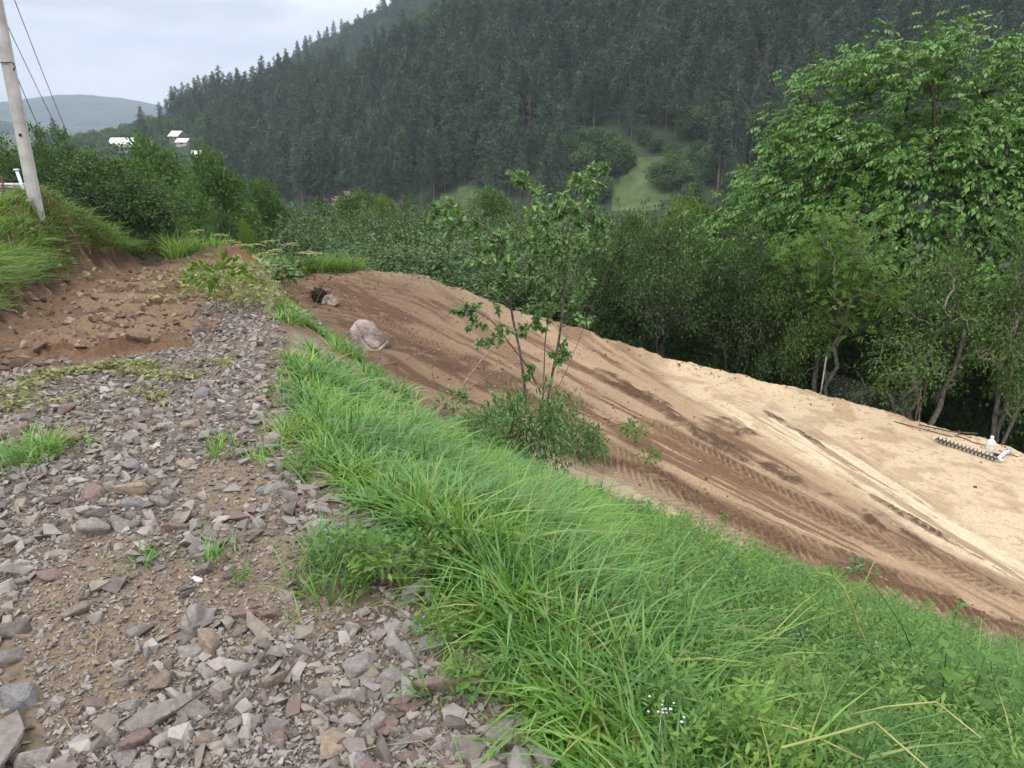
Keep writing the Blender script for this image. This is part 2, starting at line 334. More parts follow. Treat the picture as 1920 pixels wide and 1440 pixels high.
def ground_detail(x, y, base):
    n = len(x); s, d = sd_(x, y); e = np.interp(s, Es, Ed); D = np.interp(s, Ts, Td)
    b = y-np.interp(x, FAR[:, 0], FAR[:, 1])
    q = d-e
    F = np.interp(y, FOOT[:, 0], FOOT[:, 1])
    dist = np.hypot(x, y)
    n1 = fbm(x*1.2, y*1.2, 41); n2 = fbm(x*6, y*6, 42); n3 = fbm(x*25, y*25, 43, 3)
    dz = np.zeros(n)
    # --- road: grey gravelly grit with sandy patches
    C = np.tile(np.array(S(112, 97, 88, .8)), (n, 1))
    C = lerp(C, S(128, 110, 96, .8), sst(.45, .62, fbm(x*1.1+5, y*1.6, 44)))
    for px, py, rx, ry in ((180, 1160, .3, .65), (500, 1090, .3, .45), (620, 1080, .22, .3), (430, 910, .25, .5), (250, 1230, .2, .3), (900, 1200, .12, .25)):
        g = G(px, py); C = lerp(C, S(140, 117, 97, .8), sst(1.3, .6, ell(x, y, g[0], g[1], rx, ry, .3)+.6*(n2-.5)))
    dz += (.020*(n2-.5)+.012*(n3-.5))*sst(9, 5, dist)
    # reddish soil along the road edge
    C = lerp(C, S(124, 98, 82, .8), sst(.26, .08, np.abs(q+.05)+.25*(n1-.5)))
    # brown soil tipped over the far part of the road
    yb = np.interp(x, [-5, -3.9, -3.4, -2.8, -2.6], [5.6, 5.7, 5.8, 6.3, 9]); xb = np.interp(y, [5, 6, 7.2, 9, 11, 12.5, 14], [-2.6, -2.75, -3.05, -3.6, -4.1, -4.2, -4.0])
    br = sst(-.1, .15, y-yb+.5*(n2-.5))*sst(-.15, .2, xb-x+.6*(n2-.5))
    C = lerp(C, S(138, 108, 83, .8), br); C = lerp(C, S(106, 78, 60, .8), br*sst(.50, .62, fbm(x*1.5, y*3.5, 45)))
    rid = np.exp(-((y-yb-.22)/.22)**2)*br
    C = lerp(C, S(112, 76, 54, .8), rid*.85)
    dz += br*(.16*(fbm(x*3.0, y*4.5, 46)-.5)+.06*(n2-.5)+.03*(n3-.5))+.07*rid*(.4+n2)
    # --- slope soil
    onS = sst(0, .25, q)
    C = lerp(C, S(140, 110, 88, .75), onS*sst(-.3, .3, n1-.1)); C = lerp(C, S(172, 150, 128, .8), onS*sst(.45, .7, n1)*sst(4, 7, s))
    C = lerp(C, S(186, 160, 134, .8), onS*sst(-2.9, -2.1, d-D+.5*(n2-.5))*sst(-.8, .4, x)*(.7+.3*sst(.4, .6, n2)))
    dz += onS*.05*(n2-.5)
    pale = sst(1.2, .5, ell(x, y, G(590, 660)[0], G(590, 660)[1], .28, 1.0, .25)+.5*(n2-.5))
    C = lerp(C, S(170, 155, 140, .8), pale*.5); dz += pale*.06*(n2-.5)
    # --- graded plot
    on = sst(-.15, .25, d-D)
    ang, r = plot_uv(x, y)
    st = fbm(ang*46, r*.55, 51, 4); st2 = fbm(ang*150, r*1.1, 52, 3); st3 = fbm(ang*16, r*.35, 53, 3)
    P = np.tile(np.array(S(172, 138, 108, .86)), (n, 1))
    P = lerp(P, S(128, 92, 68, .8), sst(.42, .62, st)); P = lerp(P, S(188, 152, 120, .82), sst(.56, .70, st2)*.7)
    P = lerp(P, S(112, 78, 60, .8), sst(1.8, -3.2, x+1.5*(n1-.5))*.5)
    bench = sst(.75, .45, d-D+.25*(n1-.5))*sst(-.5, 1.0, x)           # pale shelf under the grass
    P = lerp(P, S(190, 164, 138, .82), bench)
    lipd = np.exp(-((d-D-.85+.3*(n1-.5))/.16)**2)*sst(0, 1, x)
    P = lerp(P, S(98, 66, 48, .8), lipd*sst(.3, .5, n2+.1)); dzp = .07*lipd*(n2+.2)
    sa = sst(-.035, .035, ang-np.interp(r, [2, 5, 8, 11, 15], [.98, 1.02, 1.03, 1.02, 1.10])+.10*(st3-.5)+.05*(st-.5))*sst(.3, 2.5, x+.6*(n1-.5))
    sand = np.tile(np.array(S(212, 181, 148, .84)), (n, 1)); sand = lerp(sand, S(190, 156, 124, .84), sst(.45, .65, fbm(x*2, y*2.6, 54)))
    sand = lerp(sand, S(165, 130, 100, .84), sst(.64, .72, fbm(x*9, y*14, 55))*.6)
    P = P*(1-sa[:, None])+sand*sa[:, None]
    wh = np.exp(-((ang-1.10-.03*np.sin(r))/.07)**2)*sst(3, 5, r)*sst(11, 9, r)
    P = lerp(P, S(226, 200, 168, .84), wh*sst(.40, .55, st2)); P = lerp(P, S(150, 118, 92, .84), wh*sst(.52, .6, st)*.8)
    P = lerp(P, S(176, 146, 118, .82), sst(-1.2, -.2, b)*sst(5, -2, x)*.6)
    P = P*(1-.24*sst(1.8, -1.8, x+.8*(n1-.5)))[:, None]
    for g, (rx, ry) in zip(PT, PTS):
        a = math.atan2(g[1]-4.5, g[0]-9.0)
        w = sst(1.2, .85, ell(x, y, g[0], g[1], rx, ry, a)+1.3*(fbm(ang*60, r*1.5, 56)-.5)+.8*(n2-.5)+.5*(n3-.5))*(.25+.75*sst(.34, .52, fbm(x*3.0, y*3.0, 65)))
        P = lerp(P, S(96, 68, 52, .8), w*(.55+.45*sst(.35, .6, n3))); dzp = dzp+.03*w*(n2+.5*n3)
    dzp = dzp+(.022*(st-.5)+.012*(st2-.5))*(1-.6*sa)+(.016-.009*sa)*(n3-.5)+.03*(1-.8*sa)*(n2-.5)+.02*(fbm(x*2.2, y*2.2, 57)-.5)
    dzp = dzp+.14*np.exp(-(b/.5)**2)*(fbm(x*3.2, y*3.2, 60)-.5)
    # blade ridges at the far left
    fl = sst(-1.5, -3.5, x)*sst(13, 15.5, y)
    rv = np.sin((y*1.0+x*.35+.8*n1+.15*n2)*2*np.pi/.32)*sst(.3, .6, n2+.1); dzp = dzp+fl*.022*rv; P = lerp(P, S(104, 70, 54, .8), fl*sst(.2, -.8, rv)*.8)
    for tp, w in TRK:
        u, v, bd = track_coords(x, y, tp); m = sst(w/2, w/2-.05, bd+.05*(n2-.5))
        wb = .05*(fbm(x*5, y*5, 59)-.5); wb = wb+.05*(fbm(u*2.1, v*2.0, 62)-.5); ph = (u+wb+np.abs(v+wb)*1.0)/.13+.5*(v > 0); tri = np.abs((ph % 1)-.5)*2; lug = sst(.45, .75, tri)*sst(.015, .05, np.abs(v+wb))*sst(.32, .58, fbm(x*1.6+9, y*1.6, 58)+.06)
        dzp = dzp-m*.018+m*lug*.040
        P = lerp(P, S(116, 84, 64, .8), m*(1-lug)*.62); P = lerp(P, S(150, 116, 88, .82), m*lug*.5)
        edge = np.exp(-((bd-w/2)/.05)**2); dzp = dzp+edge*.02*n2; P = lerp(P, S(122, 88, 66, .8), edge*.35)
    C = C*(1-on[:, None])+P*on[:, None]; dz = dz*(1-on)+dzp*on
    # soil of the cut in front of the plot's left end
    lw = sst(.3, -.2, d-D)*sst(9.5, 12, s)*sst(.2, .6, q); C = lerp(C, S(102, 70, 54, .8), lw*.85); dz += lw*.05*(n2-.5)
    hp = sst(.10, .22, .30*np.exp(-((x+4.75)/.75)**2-((y-13.0)/.55)**2)+.22*np.exp(-((x+3.9)/.5)**2-((y-13.6)/.6)**2))
    C = lerp(C, S(124, 86, 66, .8), hp); dz += hp*.10*(n2-.5)
    # left bank: dark cut soil, brown slump at its foot, turf on top
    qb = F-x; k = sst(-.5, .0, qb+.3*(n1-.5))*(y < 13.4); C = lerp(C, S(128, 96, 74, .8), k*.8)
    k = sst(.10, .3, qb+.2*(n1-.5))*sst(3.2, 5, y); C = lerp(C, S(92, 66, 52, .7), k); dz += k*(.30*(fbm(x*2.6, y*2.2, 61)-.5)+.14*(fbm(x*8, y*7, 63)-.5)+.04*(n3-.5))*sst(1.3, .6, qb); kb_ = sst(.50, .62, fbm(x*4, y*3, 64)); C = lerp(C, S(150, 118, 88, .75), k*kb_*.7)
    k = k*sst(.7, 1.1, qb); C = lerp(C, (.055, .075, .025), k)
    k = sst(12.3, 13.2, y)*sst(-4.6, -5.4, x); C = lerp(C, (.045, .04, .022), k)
    # beyond the plot and beyond the road end: weedy and wooded ground
    k = sst(.3, .8, b+.4*(n2-.5)); C = lerp(C, (.05, .06, .025), k); dz = dz*(1-k)
    k = sst(45, 60, dist); C = lerp(C, (.045, .065, .025), k); dz = dz*(1-k)
    lum = C@np.array([.3, .55, .15]); C = lum[:, None]+(C-lum[:, None])*np.where(dist < 40, .80, 1)[:, None]; C = C*np.where(dist[:, None] < 40, np.array([[.975, 1.0, .90]]), 1.0)
    v = .86+.28*n3
    return C*v[:, None], dz
az = np.concatenate([np.radians(np.linspace(-180, -42, 50, endpoint=False)), np.radians(np.linspace(-42, 42, 1150, endpoint=False)), np.radians(np.linspace(42, 180, 50, endpoint=False))])
rr = np.concatenate([np.geomspace(.06, 1.1, 16, endpoint=False), np.concatenate([np.geomspace(1.1, 5.5, 380, endpoint=False), np.geomspace(5.5, 18, 620, endpoint=False), np.geomspace(18, 34, 120, endpoint=False)]), np.geomspace(34, 9000, 90)])
A, Rr = np.meshgrid(az, rr); gx = (Rr*np.sin(A)).ravel(); gy = (Rr*np.cos(A)).ravel()
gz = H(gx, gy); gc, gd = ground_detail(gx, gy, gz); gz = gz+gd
na, nr = len(az), len(rr); i = np.arange(nr-1)[:, None]*na; j = np.arange(na)[None]; j2 = (j+1) % na
gF = np.stack([i+j, i+j2, i+na+j2, i+na+j], -1).reshape(-1, 4)[:, ::-1]
gV = np.stack([gx, gy, gz], -1)
mg = mat('soil_and_grit', (.3, .25, .2), .95, .15); t = mg.node_tree; n_ = t.nodes; l_ = t.links; b_ = n_['Principled BSDF']
at_ = n_.new('ShaderNodeVertexColor'); at_.layer_name = 'Col'
tc_ = n_.new('ShaderNodeTexCoord'); na_ = n_.new('ShaderNodeTexNoise'); na_.inputs['Scale'].default_value = 45; na_.inputs['Detail'].default_value = 9; na_.inputs['Roughness'].default_value = .7
vo_ = n_.new('ShaderNodeTexVoronoi'); vo_.inputs['Scale'].default_value = 75
mr_ = n_.new('ShaderNodeMapRange'); mr_.inputs[1].default_value = .3; mr_.inputs[2].default_value = .72; mr_.inputs[3].default_value = .68; mr_.inputs[4].default_value = 1.3
mm_ = n_.new('ShaderNodeMix'); mm_.data_type = 'RGBA'; mm_.blend_type = 'MULTIPLY'; mm_.inputs[0].default_value = 1
ad_ = n_.new('ShaderNodeMath'); ad_.operation = 'MULTIPLY_ADD'; ad_.inputs[1].default_value = .5
bp_ = n_.new('ShaderNodeBump'); bp_.inputs['Strength'].default_value = .8; bp_.inputs['Distance'].default_value = .012
l_.new(tc_.outputs['Object'], na_.inputs[0]); l_.new(tc_.outputs['Object'], vo_.inputs[0]); l_.new(na_.outputs[0], mr_.inputs[0])
l_.new(at_.outputs[0], mm_.inputs[6]); l_.new(mr_.outputs[0], mm_.inputs[7]); l_.new(mm_.outputs[2], b_.inputs[0])
l_.new(vo_.outputs[0], ad_.inputs[0]); l_.new(na_.outputs[0], ad_.inputs[2]); l_.new(ad_.outputs[0], bp_.inputs['Height']); l_.new(bp_.outputs[0], b_.inputs['Normal'])
ground = ob('ground', mk('ground', gV, [gF], [mg], True, col=gc)); tag(ground, kind='structure')

# ------------------------------------------------------------------ hills (lofts between a foot line and a crest line)
def loft(name, base, crest, mats, nu=160, nv=50, bump=3.0, seed=1, back=True, colf=None, sag=0.0):
    B = np.array([at(*p) for p in base]); Cc = np.array([at(*p) for p in crest])
    u = np.linspace(0, 1, nu); arc = lambda Z: np.concatenate([[0], np.cumsum(np.abs(np.diff([p[0] for p in Z]))+1e-6)])/(np.cumsum(np.abs(np.diff([p[0] for p in Z]))+1e-6)[-1]); tb = arc(base); tc_ = arc(crest)
    Bu = np.stack([np.interp(u, tb, B[:, k]) for k in range(3)], -1); Cu = np.stack([np.interp(u, tc_, Cc[:, k]) for k in range(3)], -1)
    def P(uu, vv):
        b = np.stack([np.interp(uu, u, Bu[:, k]) for k in range(3)], -1); c = np.stack([np.interp(uu, u, Cu[:, k]) for k in range(3)], -1)
        w = np.clip(vv, 0, 1); p = b*(1-w)[..., None]+c*w[..., None]
        p[..., 2] += bump*(fbm(p[..., 0]*.03, p[..., 1]*.03, seed)-.5)*2*np.sin(np.pi*np.clip(vv, .0, 1))-sag*np.sin(np.pi*w)
        ex = np.clip(vv-1, 0, 9)[..., None]; dirn = c-b; dirn = dirn*np.array([1, 1, -1.0]); p = p+dirn*ex
        lo = np.clip(-vv, 0, 9)[..., None]; p = p-lo*(c-b)*np.array([1, 1, 1.0])
        return p
    v = np.concatenate([[-.15], np.linspace(0, 1, nv), [1.1, 1.35]]); UU, VV = np.meshgrid(u, v); Q = P(UU, VV)
    n = len(u); i = np.arange(len(v)-1)[:, None]*n; j = np.arange(n-1)[None]
    F = np.stack([i+j, i+j+1, i+n+j+1, i+n+j], -1).reshape(-1, 4)
    o = ob(name, mk(name, Q.reshape(-1, 3), [F], mats, True)); tag(o, kind='structure'); return P, o
M['hill'] = noise_mat('hill_undergrowth', (.022, .03, .018), (.05, .07, .028), .15, .95, 0, coord='Object')
M['meadow'] = noise_mat('meadow_grass', (.05, .085, .028), (.10, .135, .05), .35, .95, 0)
M['cutbank'] = noise_mat('cut_bank_soil', (.30, .20, .12), (.42, .30, .19), .3, .95, 0)
hb = [(60, 318, 340), (200, 335, 300), (350, 370, 262), (500, 388, 235), (700, 398, 205), (900, 402, 190), (1100, 398, 180), (1300, 392, 168), (1600, 400, 155), (2000, 410, 145), (2500, 420, 140)]
hc = [(90, 290, 440), (190, 268, 435), (252, 250, 430), (290, 240, 425), (333, 228, 420), (373, 214, 412), (423, 202, 402), (493, 188, 392), (560, 170, 384), (640, 158, 378), (690, 120, 370), (750, 82, 362), (790, 48, 356), (840, 5, 350), (1000, -80, 340), (1400, -160, 315), (1900, -200, 290), (2500, -230, 280)]
HP, hill_o = loft('hillside', hb, hc, [M['hill'], M['meadow']], bump=5, seed=71)
rb = [(480, 210, 560), (600, 180, 560), (800, 150, 560), (1000, 60, 560)]
rc = [(500, 165, 760), (540, 130, 750), (580, 106, 745), (607, 90, 740), (640, 78, 738), (673, 55, 735), (707, 40, 730), (737, 26, 725), (800, -12, 720), (1000, -120, 700)]
RP, ridge_o = loft('far_ridge', rb, rc, [M['hill']], bump=6, seed=72)
M['mount'] = noise_mat('mountain_forest', (.022, .035, .022), (.05, .07, .04), .008, .95, 1, bscale=.06, dist=14)
def mountain(name, prof, Y0, zb=-60, depth=900, seed=5, amp=18):
    X = []; px = np.array([p[0] for p in prof], float); py = np.array([p[1] for p in prof], float)
    u = np.linspace(px[0], px[-1], 420); v = np.interp(u, px, py)
    top = np.array([at(a, b, Y0) for a, b in zip(u, v)])
    ks = np.linspace(0, 1, 60); rows = []
    for k in ks:
        w = k**.8; r_ = top.copy(); r_[:, 1] = Y0-depth*(1-k)+60*np.sin(u*.03+k*3)*(1-k)
        r_[:, 2] = zb+(top[:, 2]-zb)*w+amp*2*(fbm(u*.05+k*2, k*9+u*.01, seed)-.5)*np.sin(np.pi*k)+(amp*.35)*(fbm(u*.9, k*40, seed+1, 2)-.5)
        rows.append(r_)
    b_ = top.copy(); b_[:, 1] += 500; b_[:, 2] = zb; rows.append(b_)
    Q = np.array(rows); n = len(u); i = np.arange(len(rows)-1)[:, None]*n; j = np.arange(n-1)[None]
    F = np.stack([i+j, i+j+1, i+n+j+1, i+n+j], -1).reshape(-1, 4)
    o = ob(name, mk(name, Q.reshape(-1, 3), [F], [M['mount']], True)); tag(o, kind='structure')
mountain('distant_mountain', [(-500, 215), (-250, 190), (-60, 200), (0, 193), (50, 186), (110, 178), (155, 177), (200, 181), (255, 188), (330, 205), (420, 235), (520, 260)], 2900)
mountain('distant_spur', [(-500, 190), (-200, 205), (-60, 215), (0, 226), (20, 236), (35, 250), (60, 262), (120, 275)], 1300, depth=300, seed=9, amp=6)
def proj(p):
    p = np.asarray(p, float)-np.array([0, 0, 1.6]); c, s_ = math.cos(PITCH), math.sin(PITCH)
    dep = p[..., 1]*c-p[..., 2]*s_; up = p[..., 1]*s_+p[..., 2]*c
    return 960+FPX*p[..., 0]/dep, 720-FPX*up/dep, dep
_u, _v = np.meshgrid(np.linspace(0, 1, 400), np.linspace(0, 1, 160)); _Q = HP(_u, _v); _px, _py, _d = proj(_Q)
def on_hill(px, py):
    k = np.argmin((_px-px)**2+(_py-py)**2); return _Q.reshape(-1, 3)[k]
# meadow strips and a cut bank: patches of other ground on the hillside mesh
MEAD = [[(1150, 400), (1140, 365), (1165, 330), (1210, 298), (1250, 290), (1255, 320), (1235, 350), (1240, 400)], [(800, 405), (815, 378), (860, 358), (900, 352), (925, 372), (905, 405)]]
CUT = [[(615, 392), (618, 366), (650, 362), (700, 372), (760, 372), (768, 392)]]
def inpoly(x, y, P):
    c = np.zeros(x.shape, bool); n = len(P)
    for a in range(n):
        x1, y1 = P[a]; x2, y2 = P[(a+1) % n]
        m = ((y1 > y) != (y2 > y)) & (x < (x2-x1)*(y-y1)/((y2-y1) if y2 != y1 else 1e-9)+x1); c ^= m
    return c
MEADW = [[tuple(on_hill(*p)[:2]) for p in P] for P in MEAD]; CUTW = [[tuple(on_hill(*p)[:2]) for p in P] for P in CUT]
hill_o.data.materials.append(M['cutbank'])
nf = len(hill_o.data.polygons); cc = np.zeros(nf*3); hill_o.data.polygons.foreach_get('center', cc); cc = cc.reshape(-1, 3)
wx = cc[:, 0]+6*(fbm(cc[:, 0]*.15, cc[:, 1]*.15, 81)-.5); wy = cc[:, 1]+6*(fbm(cc[:, 0]*.15, cc[:, 1]*.15, 82)-.5)
mi = np.zeros(nf, np.int32)
for P in MEADW: mi[inpoly(wx, wy, P)] = 1
for P in CUTW: mi[inpoly(wx, wy, P)] = 2
hill_o.data.polygons.foreach_set('material_index', mi)

# ------------------------------------------------------------------ trees
def gen_tree(seed, blobs, stems=((0, 0),), r0=.12, nclump=160, per=45, cr=.45, leaf=.12, tpl=LEAF2, droop=.3, lean=.0, shell=.5, up=.0, k=5, base_r=.0, kill_low=None, twigs=True, flat=.7, segs=2, minr=.008, clump_leaf_r=None, roll=.6):
    "a branching skeleton grown towards leaf clumps spread through the crown; returns wood and leaf arrays"
    rg = np.random.default_rng(seed); B = np.array(blobs, float); vol = (B[:, 3]*B[:, 4]*B[:, 5])**.75; pr = vol/vol.sum()
    which = rg.choice(len(B), nclump, p=pr); dv = unit(rg.normal(0, 1, (nclump, 3))); dv[:, 2] = np.where(rg.random(nclump) < .55, np.abs(dv[:, 2]), dv[:, 2])
    rad = shell+(1-shell)*rg.random(nclump)**.6
    Cc = B[which, :3]+dv*rad[:, None]*B[which, 3:]
    if kill_low is not None: Cc = Cc[Cc[:, 2] > kill_low]
    nodes = []; par = []
    zmin = Cc[:, 2].min(); ctr = np.average(B[:, :3], axis=0, weights=vol)
    for a, bb in stems:     # main stems up to the crown
        top = ctr+np.array([a*1.0, bb*1.0, 0]); st_ = np.array([a*base_r, bb*base_r, -.15]); prev = -1
        for q in np.linspace(0, 1, 9):
            w = rg.normal(0, .03*ctr[2], 3)*(q > 0)*(q < 1)
            p = st_*(1-q)+top*q+w; p[:2] = st_[:2]+(top[:2]-st_[:2])*q**1.3+w[:2]*.6; p[2] = st_[2]*(1-q)+(ctr[2]+.15*B[:, 5].max())*q
            nodes.append(p); par.append(prev); prev = len(nodes)-1
    nst = len(nodes); order = np.argsort(np.linalg.norm(Cc-np.array([0, 0, zmin]), axis=1)); ends = []
    for c in Cc[order]:
        Nn = np.array(nodes); dd = np.linalg.norm(Nn-c, axis=1)+1.1*np.maximum(0, Nn[:, 2]-c[2]+.1); a = int(np.argmin(dd)); p0 = nodes[a]; prev = a
        Ld = np.linalg.norm(c-p0)
        for q in range(1, segs+1):
            f = q/segs; p = p0*(1-f)+c*f+np.array([0, 0, .12*Ld*np.sin(np.pi*f)])+rg.normal(0, .05*Ld, 3)*(f < 1)
            nodes.append(p); par.append(prev); prev = len(nodes)-1
        ends.append(prev)
    nodes = np.array(nodes); cnt = np.zeros(len(nodes)); cnt[ends] = 1
    for a in range(len(nodes)-1, -1, -1):
        if par[a] >= 0: cnt[par[a]] += cnt[a]
    tot = max(cnt[:nst].max(), 1); rad_ = np.maximum(r0*np.sqrt(np.maximum(cnt, .3)/tot), minr)
    wood = MB(); kids = {}
    for a, p in enumerate(par): kids.setdefault(p, []).append(a)
    used = set()
    def chain(a, p):
        pts = [nodes[p]] if p >= 0 else []; rs = [min(rad_[p], rad_[a]*1.25)] if p >= 0 else []
        while True:
            pts.append(nodes[a]); rs.append(rad_[a]); ks = kids.get(a, [])
            if not ks: break
            ks = sorted(ks, key=lambda q: -cnt[q])
            for q in ks[1:]: todo.append((q, a))
            a = ks[0]
        if len(pts) > 1: wood.tube(pts, rs, k if rs[0] > .03 else 4, cap=False)
    todo = [(a, -1) for a in kids.get(-1, [])]
    while todo:
        a, p = todo.pop(); chain(a, p)
    # leaves
    n = len(Cc)*per; base = np.repeat(Cc, per, 0); off = rg.normal(0, 1, (n, 3))*(clump_leaf_r or cr)*.6; off[:, 2] *= flat; pos = base+off
    outd = unit(pos-ctr*np.array([1, 1, .8])); dirn = outd*.6+unit(off)*.6+rg.normal(0, .45, (n, 3)); dirn[:, 2] += up-droop
    Rm = frames(dirn, rg, roll); sc = leaf*rg.uniform(.65, 1.25, n)
    lv = MB(); scatter(lv, tpl[0], tpl[1], Rm*sc[:, None, None], pos)
    return wood, lv
def tree_data(name, wood, leaves, bark, leafm):
    return (wood.mesh(name+'_trunk', [bark], True) if wood else None, leaves.mesh(name+'_crown', [leafm]))
def put_tree(name, td, loc, scl, rz, label, cat, group=None, crown='crown', trunk='trunk', leafm=None):
    r = empty(name, loc, label, cat, group, rz, scl)
    if td[0]: ob(trunk, td[0], r)
    c = ob(crown, td[1], r)
    if leafm:
        c.material_slots[0].link = 'OBJECT'; c.material_slots[0].material = leafm
    return r
def span(td):
    z = [np.array(td[1].vertices[k].co) for k in range(0, len(td[1].vertices), max(1, len(td[1].vertices)//4000))]; z = np.array(z)
    return np.percentile(z[:, 2], 99.5), np.percentile(np.abs(z[:, 0]), 97)
def plant_at(name, td, px, Y, top, wpx, label, cat, group=None, rz=None, leafm=None, sink=0., z=None, **kw):
    "stand a tree at photo column px, Y metres forward, its top reaching photo row top, its crown wpx wide"
    x0 = at(px, 400, Y)[0]; zb = float(H(x0, Y)) if z is None else z
    p = None
    lo, hi = .2, 40
    for _ in range(30):
        m = (lo+hi)/2; a, b, d = proj((x0, Y, zb+m))
        if b > top: lo = m
        else: hi = m
    a, b, d = proj((x0, Y, zb+lo*.6)); x1 = x0+(px-a)*d/FPX
    h, w = span(td); sz = lo/h; sx = (wpx/2*d/FPX)/w
    return put_tree(name, td, (x1, Y, zb-sink), (sx, sx, sz), rng.uniform(0, 6.28) if rz is None else rz, label, cat, group, leafm=leafm, **kw)

T = {}
T['round'] = tree_data('round', *gen_tree(1, [(0, 0, 5, 2.3, 2.3, 1.9), (1.4, .3, 4.2, 1.6, 1.5, 1.3), (-1.5, -.4, 4.0, 1.6, 1.7, 1.4), (.2, -1.4, 3.6, 1.6, 1.4, 1.3), (-.4, .8, 6.2, 1.2, 1.2, 1.2)], r0=.16, nclump=230, per=46, cr=.40, leaf=.18), M['barkd'], M['broad'])
T['tall'] = tree_data('tall', *gen_tree(2, [(0, 0, 6, 1.9, 1.9, 2.4), (.9, .2, 4.4, 1.5, 1.4, 1.4), (-1.0, -.4, 4.8, 1.4, 1.5, 1.4), (.3, 0, 8.2, 1.0, 1.0, 1.4), (-.2, .5, 3, 1.5, 1.5, 1.2)], r0=.16, nclump=240, per=46, cr=.40, leaf=.19), M['barkd'], M['broad'])
T['lobed'] = tree_data('lobed', *gen_tree(3, [(-.9, 0, 4.2, 1.4, 1.5, 1.2), (1.4, .2, 3.6, 1.3, 1.3, 1.1), (.1, 0, 5.6, 1.2, 1.2, 1.2), (.6, .8, 4.9, 1.2, 1.2, 1.0), (-1.9, .2, 2.9, 1.1, 1.1, .8), (1.9, -.6, 2.4, 1.2, 1.1, .8)], stems=((0, 0), (.8, .3)), r0=.15, nclump=210, per=48, cr=.34, leaf=.165), M['barkd'], M['broad'])
T['shrub'] = tree_data('shrub', *gen_tree(4, [(0, 0, 1.7, 1.6, 1.6, 1.3), (1.1, .2, 1.2, 1.1, 1.1, 1.0), (-1.1, -.2, 1.3, 1.1, 1.1, 1.0), (0, -.9, 1.0, 1.2, 1.0, .9), (.3, 0, 2.6, .9, .9, .8)], stems=((0, 0), (.5, .2), (-.5, .3)), r0=.06, nclump=300, per=52, cr=.25, leaf=.095, shell=.6), M['barkd'], M['darkbush'])
T['shrub2'] = tree_data('shrub2', *gen_tree(5, [(0, 0, 1.5, 1.5, 1.5, 1.2), (1.2, .2, 1.0, 1.1, 1.1, .8), (-1.0, .4, 1.6, .9, 1.0, 1.0), (.6, -.8, 1.1, 1.1, 1.0, .9), (.8, 0, 2.1, .7, .7, .7)], stems=((0, 0), (.5, .2), (-.5, .3)), r0=.06, nclump=280, per=52, cr=.24, leaf=.09, shell=.6), M['barkd'], M['thorn'])
def willow(seed, n=64):
    rg = np.random.default_rng(seed); w = MB(); lv = MB()
    for k in range(n):
        a = rg.uniform(0, 6.28); r = 1.5*rg.random()**.6; hgt = (2.9-.55*r)*rg.uniform(.72, 1.1); b = np.array([.35*r*np.cos(a), .35*r*np.sin(a), -.1]); tp = np.array([r*np.cos(a), r*np.sin(a), hgt]); mid = (b+tp)/2+np.array([.2*np.cos(a), .2*np.sin(a), 0])
        q = np.linspace(0, 1, 6)[:, None]; pts = b*(1-q)**2+2*mid*q*(1-q)+tp*q*q; w.tube(pts, np.linspace(.022, .005, 6), 4, False)
        m = 170; f = rg.uniform(.18, 1.0, m)[:, None]; p = b*(1-f)**2+2*mid*f*(1-f)+tp*f*f; side = rg.normal(0, .10, (m, 3)); side[:, 2] *= .5
        d = unit(rg.normal(0, 1, (m, 3)))*.8; d[:, 2] += .75
        scatter(lv, LEAFN[0]*np.array([1.5, 1, 1]), LEAFN[1], frames(d, rg, .8)*(.115*rg.uniform(.7, 1.3, m))[:, None, None], p+side)
    return w, lv
#w
T['willow1'] = tree_data('willow1', *willow(11), M['barkd'], M['willow']); T['willow2'] = tree_data('willow2', *willow(12, 56), M['barkd'], M['willow'])
T['willow3'] = tree_data('willow3', *willow(13, 70), M['barkd'], M['willow'])
GRP = 'broadleaf trees in the valley behind the clearing'
W_ = 'willow thicket behind the graded plot'

